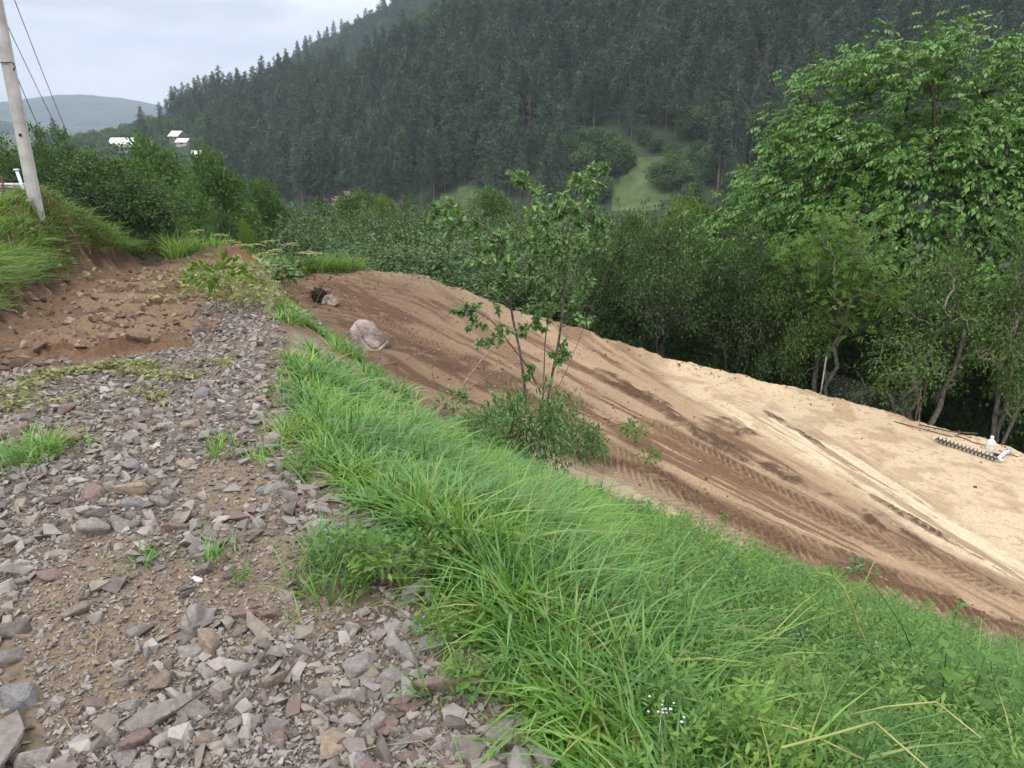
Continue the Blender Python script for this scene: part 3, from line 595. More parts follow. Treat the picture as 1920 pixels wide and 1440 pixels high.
# far valley trees, left to right
for (kd, px, Y, top, w, lm, lab) in [
    ('tall', 15, 34, 250, 120, 'broad', 'leafy tree at the far left edge, behind the concrete pole'),
    ('tall', 78, 38, 238, 95, 'broad', 'pointed bright tree just right of the leaning concrete pole'),
    ('tall', 128, 40, 244, 90, 'broad', 'second pointed tree right of the concrete pole, under the distant mountain'),
    ('round', 205, 34, 292, 150, 'broad', 'rounded green tree below the white roofed house'),
    ('round', 300, 32, 262, 170, 'broad', 'broad fresh green tree in front of the far houses'),
    ('round', 262, 26, 300, 150, 'broad', 'mid green tree between the big dark bush and the far houses'),
    ('lobed', 405, 26, 279, 160, 'broad', 'lobed dark green tree with visible forked trunk left of the pines'),
    ('round', 355, 24, 345, 120, 'broad', 'low green tree left of the lobed dark tree'),
    ('lobed', 500, 30, 338, 120, 'broad', 'small spreading tree right of the lobed dark tree'),
    ('round', 675, 62, 358, 130, 'broad', 'light green tree at the foot of the pines near the sandy cut bank'),
    ('round', 725, 58, 368, 70, 'bright', 'small bright tree beside the sandy cut bank'),
    ('tall', 770, 52, 368, 34, 'darkbush', 'narrow dark bushy tree rising out of the willow thicket'),
    ('round', 925, 46, 353, 105, 'thorn', 'dome shaped green tree behind the left side of the sapling'),
    ('round', 1010, 44, 385, 90, 'thorn', 'low green tree right behind the sapling crown'),
    ('round', 1105, 40, 392, 110, 'darkbush', 'dull green tree right of the sapling crown'),
    ('round', 1190, 36, 402, 120, 'thorn', 'grey green tree below the steep meadow strip'),
    ('round', 1290, 32, 372, 130, 'bright', 'yellow green domed tree left of the walnut tree'),
    ('round', 1380, 27, 352, 130, 'broad', 'mid green tree touching the lower left of the walnut crown'),
    ('tall', 600, 48, 372, 90, 'darkbush', 'dim green tree behind the willow thicket under the pines'),
    ('round', 850, 50, 385, 80, 'darkbush', 'dark low tree left of the dome shaped tree')]:
    plant_at('broadleaf_tree', T[kd], px, Y, top, w, lab, 'tree', GRP, leafm=M[lm])
# willow thicket
wl = []
for Y, n, x0, x1, t0 in ((42, 9, 500, 1200, 392), (34, 9, 480, 1240, 405), (28, 9, 470, 1180, 425), (24.3, 9, 500, 1150, 452), (21.6, 7, 690, 1090, 480)):
    for k in range(n):
        px = x0+(x1-x0)*(k+.5+rng.uniform(-.3, .3))/n
        top = t0+rng.uniform(-12, 12)+(6 if px > 900 else 0)
        if Y < 22: top = 470+max(0, (px-820))*.17+rng.uniform(-10, 10)
        wl.append((px, Y+rng.uniform(-1, 1), top, (1500/Y*3.3)*rng.uniform(.85, 1.15)))
for k, (px, Y, top, w) in enumerate(wl):
    plant_at('willow_bush', T['willow%d' % (k % 3+1)], px, Y, top, w, 'grey green willow bush in the dense thicket behind the brown plot', 'bush', W_)
# left side bushes on and behind the bank
for (kd, px, Y, top, w, lm, lab) in [
    ('shrub', 205, 14.2, 290, 250, 'darkbush', 'large dark green bush at the end of the cut bank, right of the pole'),
    ('shrub', 130, 16.5, 292, 150, 'darkbush', 'dark bush directly behind the concrete pole'),
    ('shrub2', 290, 16.5, 372, 110, 'thorn', 'feathery green bush leaning from the right side of the big dark bush'),
    ('shrub', 268, 14.6, 355, 130, 'darkbush', 'dark shaded bush above the end of the brown road'),
    ('shrub2', 20, 17, 300, 120, 'darkbush', 'bush behind the wire fence at the left edge'),
    ('shrub2', 350, 19.5, 405, 110, 'thorn', 'low green bush behind the dry umbel flowers'),
    ('shrub2', 420, 22, 400, 110, 'darkbush', 'low dark bush left of the small yellow green tree'),
    ('shrub2', 80, 19, 290, 130, 'thorn', 'green bush between the pole and the fence post, further back')]:
    plant_at('bush', T[kd], px, Y, top, w, lab, 'bush', 'bushes behind the left bank', leafm=M[lm])
plant_at('small_tree', T['shrub2'], 465, 19.5, 418, 46, 'small yellow green tree standing alone in front of the willow thicket', 'tree', leafm=M['bright'])

# right side: scrub along the far edge, walnut, locust, bare limbed tree
T['open'] = tree_data('open', *gen_tree(21, [(0, 0, 3.2, 1.7, 1.5, 1.0), (1.5, .3, 2.5, 1.1, 1.1, .8), (-1.6, .2, 2.6, 1.2, 1.1, .7), (-.6, -.3, 1.9, 1.3, 1.1, .5), (.9, -.4, 1.8, 1.4, 1.1, .5), (.2, 0, 4.1, .9, .9, .6)], stems=((0, 0), (.9, .2), (-.8, .3), (.4, -.5)), r0=.085, nclump=260, per=40, cr=.27, leaf=.085, tpl=LEAF2, base_r=.25, shell=.2, minr=.008, segs=3), M['bark'], M['thorn'])
T['open2'] = tree_data('open2', *gen_tree(22, [(0, 0, 3.4, 1.5, 1.5, 1.1), (1.2, .3, 2.7, 1.2, 1.1, .8), (-1.5, .2, 2.9, 1.2, 1.1, .8), (.1, -.3, 2.0, 1.2, 1.1, .6)], stems=((-.3, 0), (.7, .2), (-1.0, .3)), r0=.075, nclump=290, per=42, cr=.26, leaf=.08, base_r=.3, shell=.25, minr=.007, segs=3), M['bark_shade'], M['thorn'])
RT = 'scrub trees along the far edge of the clearing'
for (kd, px, Y, top, w, lm, lab) in [
    ('shrub', 1130, 18.6, 455, 150, 'darkbush', 'dark bush just right of the sapling, at the edge of the plot'),
    ('open2', 1250, 17.4, 400, 250, 'darkbush', 'large dark green scrub tree over the middle of the plot edge'),
    ('shrub', 1190, 20.5, 415, 170, 'darkbush', 'dark rounded bush behind the right side of the sapling'),
    ('open2', 1390, 17.2, 430, 200, 'darkbush', 'shaded scrub tree left of the feathery locust tree'),
    ('shrub', 1330, 21, 392, 190, 'thorn', 'olive green bush behind the dark scrub trees'),
    ('shrub', 1450, 20, 440, 190, 'darkbush', 'dark bush in the shade below the walnut crown'),
    ('open2', 1480, 16.3, 500, 190, 'thorn', 'light green scrub tree with thin stems left of the fence post'),
    ('open', 1750, 15.4, 470, 330, 'thorn', 'spreading tree with bare grey limbs at the bottom, above the auger'),
    ('open2', 1620, 17.5, 470, 210, 'darkbush', 'shaded tree behind the chain link fence'),
    ('shrub', 1560, 20.5, 480, 200, 'darkbush', 'dark bush deep in the shade behind the fence'),
    ('shrub', 1700, 20.0, 520, 220, 'darkbush', 'dark bush behind the bare limbed tree'),
    ('shrub', 1850, 18.5, 520, 240, 'darkbush', 'dark bush at the right edge in deep shade'),
    ('open', 1910, 15.0, 455, 240, 'thorn', 'leafy tree with dark leaning trunk at the right edge'),
    ('shrub', 1960, 16.5, 560, 240, 'darkbush', 'bush cut off by the right edge of the view')]:
    plant_at('scrub_tree', T[kd], px, Y, top, w, lab, 'tree', RT, leafm=M[lm])
for k, (px, Y, top) in enumerate([(1180, 19, 560), (1260, 18.5, 590), (1340, 18.2, 620), (1420, 18.4, 640), (1500, 18.8, 650), (1580, 19.3, 660), (1660, 19.5, 680), (1740, 18.8, 690), (1820, 17.5, 700), (1900, 16.5, 720), (1960, 19, 650), (1520, 23, 560), (1640, 23, 560), (1760, 23, 560), (1880, 23, 560), (1440, 24, 520)]):
    plant_at('undergrowth_bush', T['shrub'], px, Y, top, 200, 'dark low bush in the deep shade under the trees at the plot edge', 'bush', 'dark undergrowth behind the plot edge')
# locust: feathery compound leaves
def feather(seed):
    w, lv = gen_tree(seed, [(0, 0, 3.9, 1.1, 1.0, .9), (-.7, 0, 3.1, .9, .9, .7), (.9, .1, 3.2, .8, .8, .8), (0, 0, 2.4, .8, .8, .6)], stems=((0, 0), (.6, .1), (-.5, .2)), r0=.075, nclump=170, per=1, base_r=.15, segs=3, leaf=.01, shell=.35)
    rg = np.random.default_rng(seed+50); C = lv.arrays()[0][::4]
    pos = np.repeat(C, 9, 0)+rg.normal(0, .16, (len(C)*9, 3)); d = rg.normal(0, 1, pos.shape); d[:, 2] = d[:, 2]*.4+.1
    V = []; F = []
    for k in range(9):
        for sgn in (-1, 1):
            y = .12+.85*k/9; b = len(V)*1; o = np.array([0, y, -.15*y*y])
            V += [o, o+[sgn*.10, .05, .01], o+[sgn*.26, .06, -.02], o+[sgn*.14, -.03, .01]]; F += [[b, b+1, b+2, b+3]]
    out = MB(); scatter(out, V, F, frames(d, rg, .35)*(.27*rg.uniform(.7, 1.2, len(pos)))[:, None, None], pos); return w, out
T['locust'] = tree_data('locust', *feather(31), M['bark'], M['locust'])
plant_at('locust_tree', T['locust'], 1570, 15.9, 372, 240, 'feathery light green young tree in front of the walnut, with thin grey stems', 'tree', z=-5.2)
# walnut: drooping rosettes of large leaflets
def walnut(seed):
    bl = [(-.1, 0, 10.3, 1.0, 1.0, .65), (-1.4, .1, 10.0, 1.0, 1.1, .6), (-2.5, .1, 9.6, .95, .9, .55), (-3.3, 0, 8.6, .9, .9, .55), (1.5, .2, 9.6, 1.1, 1.1, .8), (3.1, .2, 8.8, 1.3, 1.2, .8), (.3, -.9, 8.3, 1.5, 1.1, .8), (-2.9, 0, 8.3, 1.0, 1.0, .6), (-1.7, -.5, 7.7, 1.2, 1.2, .7), (2.2, -1.0, 7.8, 1.5, 1.1, .8), (-3.6, -.2, 7.0, 1.1, 1.2, .7), (-2.3, -.9, 6.5, 1.3, 1.2, .6), (.1, -1.6, 6.9, 1.4, 1.1, .6), (3.8, -.5, 7.2, 1.5, 1.2, 1.0), (-4.5, -.2, 6.0, 1.1, 1.1, .6), (-3.3, -1.0, 5.5, 1.3, 1.1, .6), (1.9, -1.8, 6.2, 1.4, 1.1, .7), (-.9, -1.9, 5.6, 1.4, 1.1, .6), (-5.3, -.1, 5.2, .8, .9, .5), (3.2, -1.6, 5.4, 1.6, 1.1, .7), (.9, -2.1, 4.9, 1.3, 1.0, .5), (0, 1, 7.5, 2.6, 1.6, 1.8), (-2.4, .8, 6.6, 1.8, 1.2, 1.2), (2.6, 1, 7.5, 2.0, 1.6, 1.6)]
    w, lv = gen_tree(seed, bl, stems=((0, 0), (1.2, .3), (-1.2, 0)), r0=.22, nclump=1950, per=1, leaf=.01, shell=.72, base_r=.1, segs=2)
    rg = np.random.default_rng(seed+1); C = lv.arrays()[0][::4]; m = 8
    cp = np.repeat(C, m, 0)+rg.normal(0, .19, (len(C)*m, 3)); ctr = np.array([0, 0, 6.4]); od = unit(cp-ctr)
    ax = od+rg.normal(0, .65, cp.shape); ax[:, 2] = ax[:, 2]*.35-.22     # leaf rachis direction
    V = []; F = []
    for k in range(7):      # seven leaflets hanging from one rachis
        y = .15+.28*(k//2) if k < 6 else .95; sgn = -1 if k % 2 else 1
        o = np.array([0, y, -.28*y*y]); L_ = .56*(.75+.35*min(y, .8))
        d = np.array([sgn*.65, .35, -.75]) if k < 6 else np.array([0, .7, -.8]); d = d/np.linalg.norm(d)
        s_ = np.cross(d, [0, 0, 1]); s_ /= np.linalg.norm(s_); nrm = np.cross(s_, d); b = len(V)
        V += [o, o+d*.5*L_-s_*.25*L_+nrm*.05*L_, o+d*L_-nrm*.07*L_, o+d*.5*L_+s_*.25*L_+nrm*.05*L_]; F += [[b, b+1, b+2, b+3]]
    out = MB(); scatter(out, V, F, frames(ax, rg, .55)*(.215*rg.uniform(.6, 1.35, len(cp)))[:, None, None], cp); return w, out
T['walnut'] = tree_data('walnut', *walnut(41), M['barkd'], M['walnut'])
x0 = at(1745, 400, 19.5)[0]; put_tree('walnut_tree', T['walnut'], (x0+.4, 19.5, -7.4), (1.13, 1.08, 1.0), .0, 'huge bright green walnut tree with drooping leaves filling the upper right', 'tree')

# ------------------------------------------------------------------ pine forest on the hillside
def pine(seed, h=15, r=2.6, dead=False, bare=.22):
    rg = np.random.default_rng(seed); w = MB(); lv = MB(); z = np.linspace(0, h, 8); bend = rg.normal(0, .15, 2)
    tx = lambda q: np.array([bend[0]*np.sin(q*3), bend[1]*np.sin(q*2.4), q*h])
    w.tube([tx(q) for q in z/h], np.linspace(.2, .03, 8), 5, False)
    pos = []; dr = []; nb = 15
    for k in range(nb):
        f = bare+(1-bare)*(k/nb)**.95; rad = r*(1-(f-bare)/(1-bare))**.75*rg.uniform(.75, 1.15)+.25; m = 5 if f < .85 else 4
        for q in range(m):
            a = rg.uniform(0, 6.28); d = np.array([np.cos(a), np.sin(a), -.15+.5*(f-.3)]); Lb = rad*rg.uniform(.55, 1.1); b = tx(f)
            if dead or rg.random() < .25: w.tube([b, b+d*Lb], [.035, .01], 3, False)
            if dead and rg.random() < .6: continue
            for g in np.arange(.35, 1.05, .45/max(Lb, .6)):
                for _ in range(4): pos.append(b+d*Lb*g+rg.normal(0, .22, 3)); dr.append(d+rg.normal(0, .4, 3)+[0, 0, .35])
    for k in range(8): pos.append(tx(1)+rg.normal(0, .12, 3)-[0, 0, .25]); dr.append(np.array([0, 0, 1])+rg.normal(0, .4, 3))
    pos = np.array(pos); dr = np.array(dr)
    scatter(lv, np.array([[0, 0, 0], [-.3, .4, .1], [0, 1, 0], [.3, .4, .1]]), LEAF2[1], frames(dr, rg, .7)*(.52*rg.uniform(.7, 1.3, len(pos)))[:, None, None], pos)
    # finer fringe of twig tips
    p2 = np.repeat(pos, 2, 0)+rg.normal(0, .25, (len(pos)*2, 3))
    scatter(lv, LEAFN[0], LEAF2[1], frames(np.repeat(dr, 2, 0)+rg.normal(0, .6, p2.shape), rg, .7)*(.6*rg.uniform(.6, 1.3, len(p2)))[:, None, None], p2)
    return tree_data('pine', w, lv, M['pbark'], M['pinedead'] if dead else M['pine'])
PINES = [pine(101), pine(102, 16, 2.3), pine(103, 14, 2.9), pine(104, 15.5, 2.5, bare=.42), pine(105, 16.5, 2.6, bare=.3), pine(106, 13, 3.0, bare=.15)]
DEADP = [pine(107, 14, 1.6, dead=True, bare=.3)]
T['hb1'] = tree_data('hb1', *gen_tree(51, [(0, 0, 4.5, 2.6, 2.6, 2.3), (1.6, 0, 3.2, 1.8, 1.8, 1.4), (-1.5, .5, 3.4, 1.8, 1.8, 1.5)], r0=.15, nclump=120, per=11, cr=.9, leaf=.55, k=4), M['barkd'], M['hillbroad'])
T['hb2'] = tree_data('hb2', *gen_tree(52, [(0, 0, 4.0, 2.4, 2.4, 2.0), (1.2, 1, 4.9, 1.6, 1.6, 1.6), (-1.2, -.6, 2.8, 2.0, 1.8, 1.3)], r0=.15, nclump=120, per=11, cr=.9, leaf=.55, k=4), M['barkd'], M['hillbroad'])
rg = np.random.default_rng(99)
# candidate spots: jittered grid over the hillside in ground metres
cand = []
uu, vv = np.meshgrid((np.arange(230)+.5)/230, (np.arange(56)+.5)/56*1.06); uu = uu+rg.uniform(-.5, .5, uu.shape)/230; vv = vv+rg.uniform(-.5, .5, vv.shape)/56
Q = HP(np.clip(uu.ravel(), 0, 1), vv.ravel()); pxx, pyy, dd_ = proj(Q)
ok = np.ones(len(Q), bool)
for P in MEADW+CUTW: ok &= ~inpoly(Q[:, 0], Q[:, 1], P)
for hx, hy in ((236, 284), (333, 262), (348, 272), (372, 294)):
    c_ = on_hill(hx, hy); ok &= ~((np.abs(pxx-hx) < 24)&(Q[:, 1] < c_[1]+8)&(Q[:, 1] > c_[1]-75)&(pyy-38 < hy))
# thin out by real spacing: the grid cells shrink where the hill narrows
cell = {}; keep = []
for k in rg.permutation(len(Q)):
    if not ok[k] or pxx[k] < -250 or pxx[k] > 2150: continue
    c = (int(Q[k, 0]//4.9), int(Q[k, 1]//4.9))
    if c in cell: continue
    cell[c] = 1; keep.append(k)
keep = np.array(keep); Q = Q[keep]; pxx = pxx[keep]; pyy = pyy[keep]; dd_ = dd_[keep]
def kindof(px, py, q):      # stands of broadleaf trees among the pines
    b = fbm(q[0]*.02, q[1]*.02, 90)
    if 600 < px < 860 and py < 150-(px-600)*.25+30: return b > .40
    if (px < 420 and py > 258) or (225 < px < 400 and py > 236): return b > .30
    if 1050 < px < 1330 and 235 < py < 400 and py > 330-abs(px-1190)*.1-60: return b > .42
    if 1130 < px < 1380 and py < 250: return b > .80
    if py > 375: return b > .52
    return b > .70
isb = np.array([bool(kindof(pxx[k], pyy[k], Q[k])) for k in range(len(Q))])
vis = (pxx > -20) & (pxx < 1940) & (pyy > -20) & (pyy < 450)
hgt = .68+.55*rg.random(len(Q)); rot = rg.uniform(0, 6.28, len(Q))
size = np.where(vis, hgt*FPX/dd_, 0)
shown = size*np.where(pxx > 1480+np.maximum(0, (400-pyy))*.0, .3, 1)*np.where(pyy > 372, .6, 1)
pi_ = [k for k in np.argsort(-shown*(~isb)) if not isb[k] and vis[k]][:292]
bi_ = [k for k in np.argsort(-shown*isb) if isb[k] and vis[k]][:110]
single = set(pi_) | set(bi_)
for k in pi_:
    r_ = rg.random(); dead = r_ < .03; td = DEADP[0] if dead else PINES[rg.integers(len(PINES))]; s_ = hgt[k]
    put_tree('dead_pine' if dead else 'pine_tree', td, Q[k]-[0, 0, .3], (s_*rg.uniform(.9, 1.2), s_*1.05, s_), rot[k], 'dead reddish grey pine with thin bare crown among the green pines' if dead else 'dark blue green pine standing in the dense forest on the hillside', 'tree', 'dead pines on the hillside' if dead else 'pines of the hillside forest')
for k in bi_:
    s_ = hgt[k]*.95; put_tree('hillside_tree', T['hb%d' % (1+k % 2)], Q[k]-[0, 0, .5], (s_, s_, s_*.95), rot[k], 'round crowned broadleaf tree growing among the pines on the hillside', 'tree', 'broadleaf trees on the hillside')
# the rest of the wood, too many to count: points that carry instanced trees
rest = [k for k in range(len(Q)) if k not in single]
P_ = [Q[k]-[0, 0, .3] for k in rest]; I_ = [(6+k % 2) if isb[k] else int(rg.integers(6)) for k in rest]; S_ = [hgt[k]*(.95 if isb[k] else 1) for k in rest]
uu, vv = np.meshgrid((np.arange(90)+.5)/90, (np.arange(34)+.5)/34*1.04); uu = uu+rg.uniform(-.5, .5, uu.shape)/90; vv = vv+rg.uniform(-.5, .5, vv.shape)/34
Q2 = RP(np.clip(uu.ravel(), 0, 1), vv.ravel())
for q in Q2: P_.append(q-[0, 0, .3]); I_.append(6+int(rg.integers(2)) if rg.random() < .85 else int(rg.integers(6))); S_.append(rg.uniform(.8, 1.35))
lib = bpy.data.collections.new('forest_tree_kinds')
for k, td in enumerate(PINES+[T['hb1'], T['hb2']]):
    a = td[0]; b = td[1]; va = np.zeros(len(a.vertices)*3); a.vertices.foreach_get('co', va); vb = np.zeros(len(b.vertices)*3); b.vertices.foreach_get('co', vb)
    bm = bmesh.new(); bm.from_mesh(a); nfa = len(bm.faces); bm.from_mesh(b); bm.faces.ensure_lookup_table()
    for f in bm.faces[nfa:]: f.material_index = 1
    me = bpy.data.meshes.new('wood_tree_%02d' % k); bm.to_mesh(me); bm.free(); me.materials.append(a.materials[0]); me.materials.append(b.materials[0])
    lib.objects.link(bpy.data.objects.new('a_tree_%02d' % k, me))
pm = bpy.data.meshes.new('forest_points'); P_ = np.array(P_, np.float32); pm.vertices.add(len(P_)); pm.vertices.foreach_set('co', P_.ravel())
for nm, ty, dat in (('idx', 'INT', np.array(I_, np.int32)), ('scl', 'FLOAT', np.array(S_, np.float32)), ('rot', 'FLOAT', rg.uniform(0, 6.28, len(P_)).astype(np.float32))):
    a = pm.attributes.new(nm, ty, 'POINT'); a.data.foreach_set('value', dat)
forest = ob('forest', pm); tag(forest, kind='stuff')
gt = bpy.data.node_groups.new('forest_nodes', 'GeometryNodeTree'); gt.interface.new_socket('Geometry', in_out='INPUT', socket_type='NodeSocketGeometry'); gt.interface.new_socket('Geometry', in_out='OUTPUT', socket_type='NodeSocketGeometry')
gi = gt.nodes.new('NodeGroupInput'); go = gt.nodes.new('NodeGroupOutput'); m2 = gt.nodes.new('GeometryNodeMeshToPoints'); ip = gt.nodes.new('GeometryNodeInstanceOnPoints'); ci = gt.nodes.new('GeometryNodeCollectionInfo')
ci.inputs['Collection'].default_value = lib; ci.inputs['Separate Children'].default_value = True; ci.inputs['Reset Children'].default_value = True; ip.inputs['Pick Instance'].default_value = True
def attr(nm, ty):
    a = gt.nodes.new('GeometryNodeInputNamedAttribute'); a.data_type = ty; a.inputs['Name'].default_value = nm; return a.outputs['Attribute']
cx = gt.nodes.new('ShaderNodeCombineXYZ'); gt.links.new(attr('rot', 'FLOAT'), cx.inputs[2])
gt.links.new(gi.outputs[0], m2.inputs[0]); gt.links.new(m2.outputs[0], ip.inputs['Points']); gt.links.new(ci.outputs[0], ip.inputs['Instance']); gt.links.new(attr('idx', 'INT'), ip.inputs['Instance Index'])
gt.links.new(cx.outputs[0], ip.inputs['Rotation']); gt.links.new(attr('scl', 'FLOAT'), ip.inputs['Scale']); gt.links.new(ip.outputs[0], go.inputs[0])
md = forest.modifiers.new('trees', 'NODES'); md.node_group = gt

# ------------------------------------------------------------------ stones
def hull(seed, npts=12, flat=.5, bev=0.0):
    rg = np.random.default_rng(seed); bm = bmesh.new(); P = rg.uniform(-1, 1, (npts, 3)); P = P/np.maximum(1, np.linalg.norm(P, axis=1)[:, None]*.85)
    ax = np.array([1, rg.uniform(.6, .9), flat*rg.uniform(.7, 1.25)])*.5
    for p in P: bm.verts.new(p*ax)
    r = bmesh.ops.convex_hull(bm, input=bm.verts[:]); bmesh.ops.delete(bm, geom=list(set(r['geom_interior']+r['geom_unused'])), context='VERTS')
    if bev: bmesh.ops.bevel(bm, geom=bm.edges[:], offset=bev, segments=1, affect='EDGES')
    bmesh.ops.triangulate(bm, faces=bm.faces[:]); bm.verts.ensure_lookup_table()
    V = np.array([v.co[:] for v in bm.verts]); F = np.array([[v.index for v in f.verts] for f in bm.faces]); bm.free(); return V, F
SM = [hull(200+k, 9, .5) for k in range(12)]; BG = [hull(300+k, 15, [.45, .6, .35, .75][k % 4], .035) for k in range(16)]
def stone_rot(n, rg, tilt=.35):
    up = unit(np.stack([rg.normal(0, tilt, n), rg.normal(0, tilt, n), np.ones(n)], -1)); a = rg.uniform(0, 6.28, n)
    Y = np.stack([np.cos(a), np.sin(a), np.zeros(n)], -1); X = unit(np.cross(Y, up)); Y = np.cross(up, X); return np.stack([X, Y, up], -1)
def road_mask(x, y):
    s, d = sd_(x, y); q = d-np.interp(s, Es, Ed); F = np.interp(y, FOOT[:, 0], FOOT[:, 1])
    yb = np.interp(x, [-5, -3.9, -3.4, -2.8, -2.6], [5.6, 5.7, 5.8, 6.3, 9]); xb = np.interp(y, [5, 6, 7.2, 9, 11, 12.5, 14], [-2.6, -2.75, -3.05, -3.6, -4.1, -4.2, -4.0])
    br = (y > yb)&(x < xb)
    return (q < .02), br, (x > F+.1), q
SANDY = [(G(px, py), rx, ry) for px, py, rx, ry in ((180, 1160, .29, .6), (500, 1090, .26, .38), (620, 1080, .2, .32), (430, 910, .2, .4), (250, 1240, .16, .25), (900, 1200, .12, .25))]
def sandy(x, y):
    w = np.zeros(x.shape)
    for g, rx, ry in SANDY: w = np.maximum(w, sst(1.25, .7, ell(x, y, g[0], g[1], rx, ry, .3)+.5*(fbm(x*6, y*6, 42)-.5)))
    return w
def gpos(x, y): 
    z = H(x, y); c, d = ground_detail(x, y, z); return z+d
rg = np.random.default_rng(5)
def make_gravel():
    mb = MB()
    for cnt, lo, hi, near, tpl, sink in ((12500, .022, .082, 1.0, 0, .12), (42000, .008, .024, 2.0, 0, .2)):
        n = cnt*4; y = np.exp(rg.uniform(np.log(.95), np.log(12.5), n)) if near == 2.0 else .95+11.5*rg.random(n)**1.35; x = -6.5+rg.random(n)*7.4
        if near == 2.0: x = (rg.random(n)*1.0-.78)*y*1.05+.1
        ok, br, inb, q = road_mask(x, y); ds = np.hypot(x, y)
        pr = np.where(ok & inb, 1, 0)*np.where(br, .06, 1)*(1-(.9 if cnt < 20000 else .3)*sandy(x, y))*np.where(q > -.12, .5, 1)*sst(.22, .42, fbm(x*2.3, y*2.3, 88)+.12)
        k = np.where(rg.random(n) < pr)[0][:cnt]; x = x[k]; y = y[k]; br = br[k]; m = len(k)
        sz = lo*(hi/lo)**(rg.random(m)**1.7)*np.where(br, .9, 1)*np.maximum(1, np.hypot(x, y)/7 if cnt > 20000 else 1)
        T_ = np.stack([x, y, gpos(x, y)+sz*sink], -1); Rm = stone_rot(m, rg, .4)*sz[:, None, None]*rg.uniform(.8, 1.6, (m, 1, 1))
        tp = rg.integers(0, len(SM), m)
        for t in range(len(SM)):
            j = tp == t
            if j.any(): scatter(mb, SM[t][0], SM[t][1], Rm[j], T_[j])
    o = ob('gravel', mb.mesh('gravel', [M['stone']])); tag(o, kind='stuff')
make_gravel()
BM_ = [mk('stone_%02d' % k, V, [F], [M['stone']]) for k, (V, F) in enumerate(BG)]
def tint_mat(name, c, dark=.55):
    c = tuple(.93*(.62*v+.38*w) for v, w in zip(c, (.27, .225, .195))) if name not in ('stone_white', 'clod_brown') else c
    return noise_mat(name, tuple(v*dark for v in c), c, 9, .85, .7, bscale=45, dist=.012, pos=(.25, .65))
SC = [tint_mat('stone_purple_grey', (.29, .25, .222)), tint_mat('stone_grey', (.33, .30, .285)), tint_mat('stone_light', (.40, .36, .32)), tint_mat('stone_brown', (.30, .22, .165)), tint_mat('stone_dark', (.15, .125, .115)), tint_mat('stone_reddish', (.28, .175, .145)), tint_mat('stone_ochre', (.42, .32, .21)), tint_mat('stone_white', (.75, .72, .66), .85), tint_mat('clod_brown', (.19, .12, .08)), tint_mat('stone_blue_grey', (.27, .275, .28))]
def put_stone(x, y, size, ratio, rz, mk_i, mi, label, group=None, name='stone', tilt=.2, sink=.22, hgt=1.0):
    me = BM_[mk_i]; o = ob(name, me, loc=(x, y, 0), rot=(rg.normal(0, tilt), rg.normal(0, tilt), rz), scl=(size, size*ratio, size*hgt))
    o.material_slots[0].link = 'OBJECT'; o.material_slots[0].material = SC[mi]
    o.location.z = float(gpos(np.array([x]), np.array([y]))[0])+size*(sink-.08)*hgt*.6; return tag(o, label, 'stone', group)
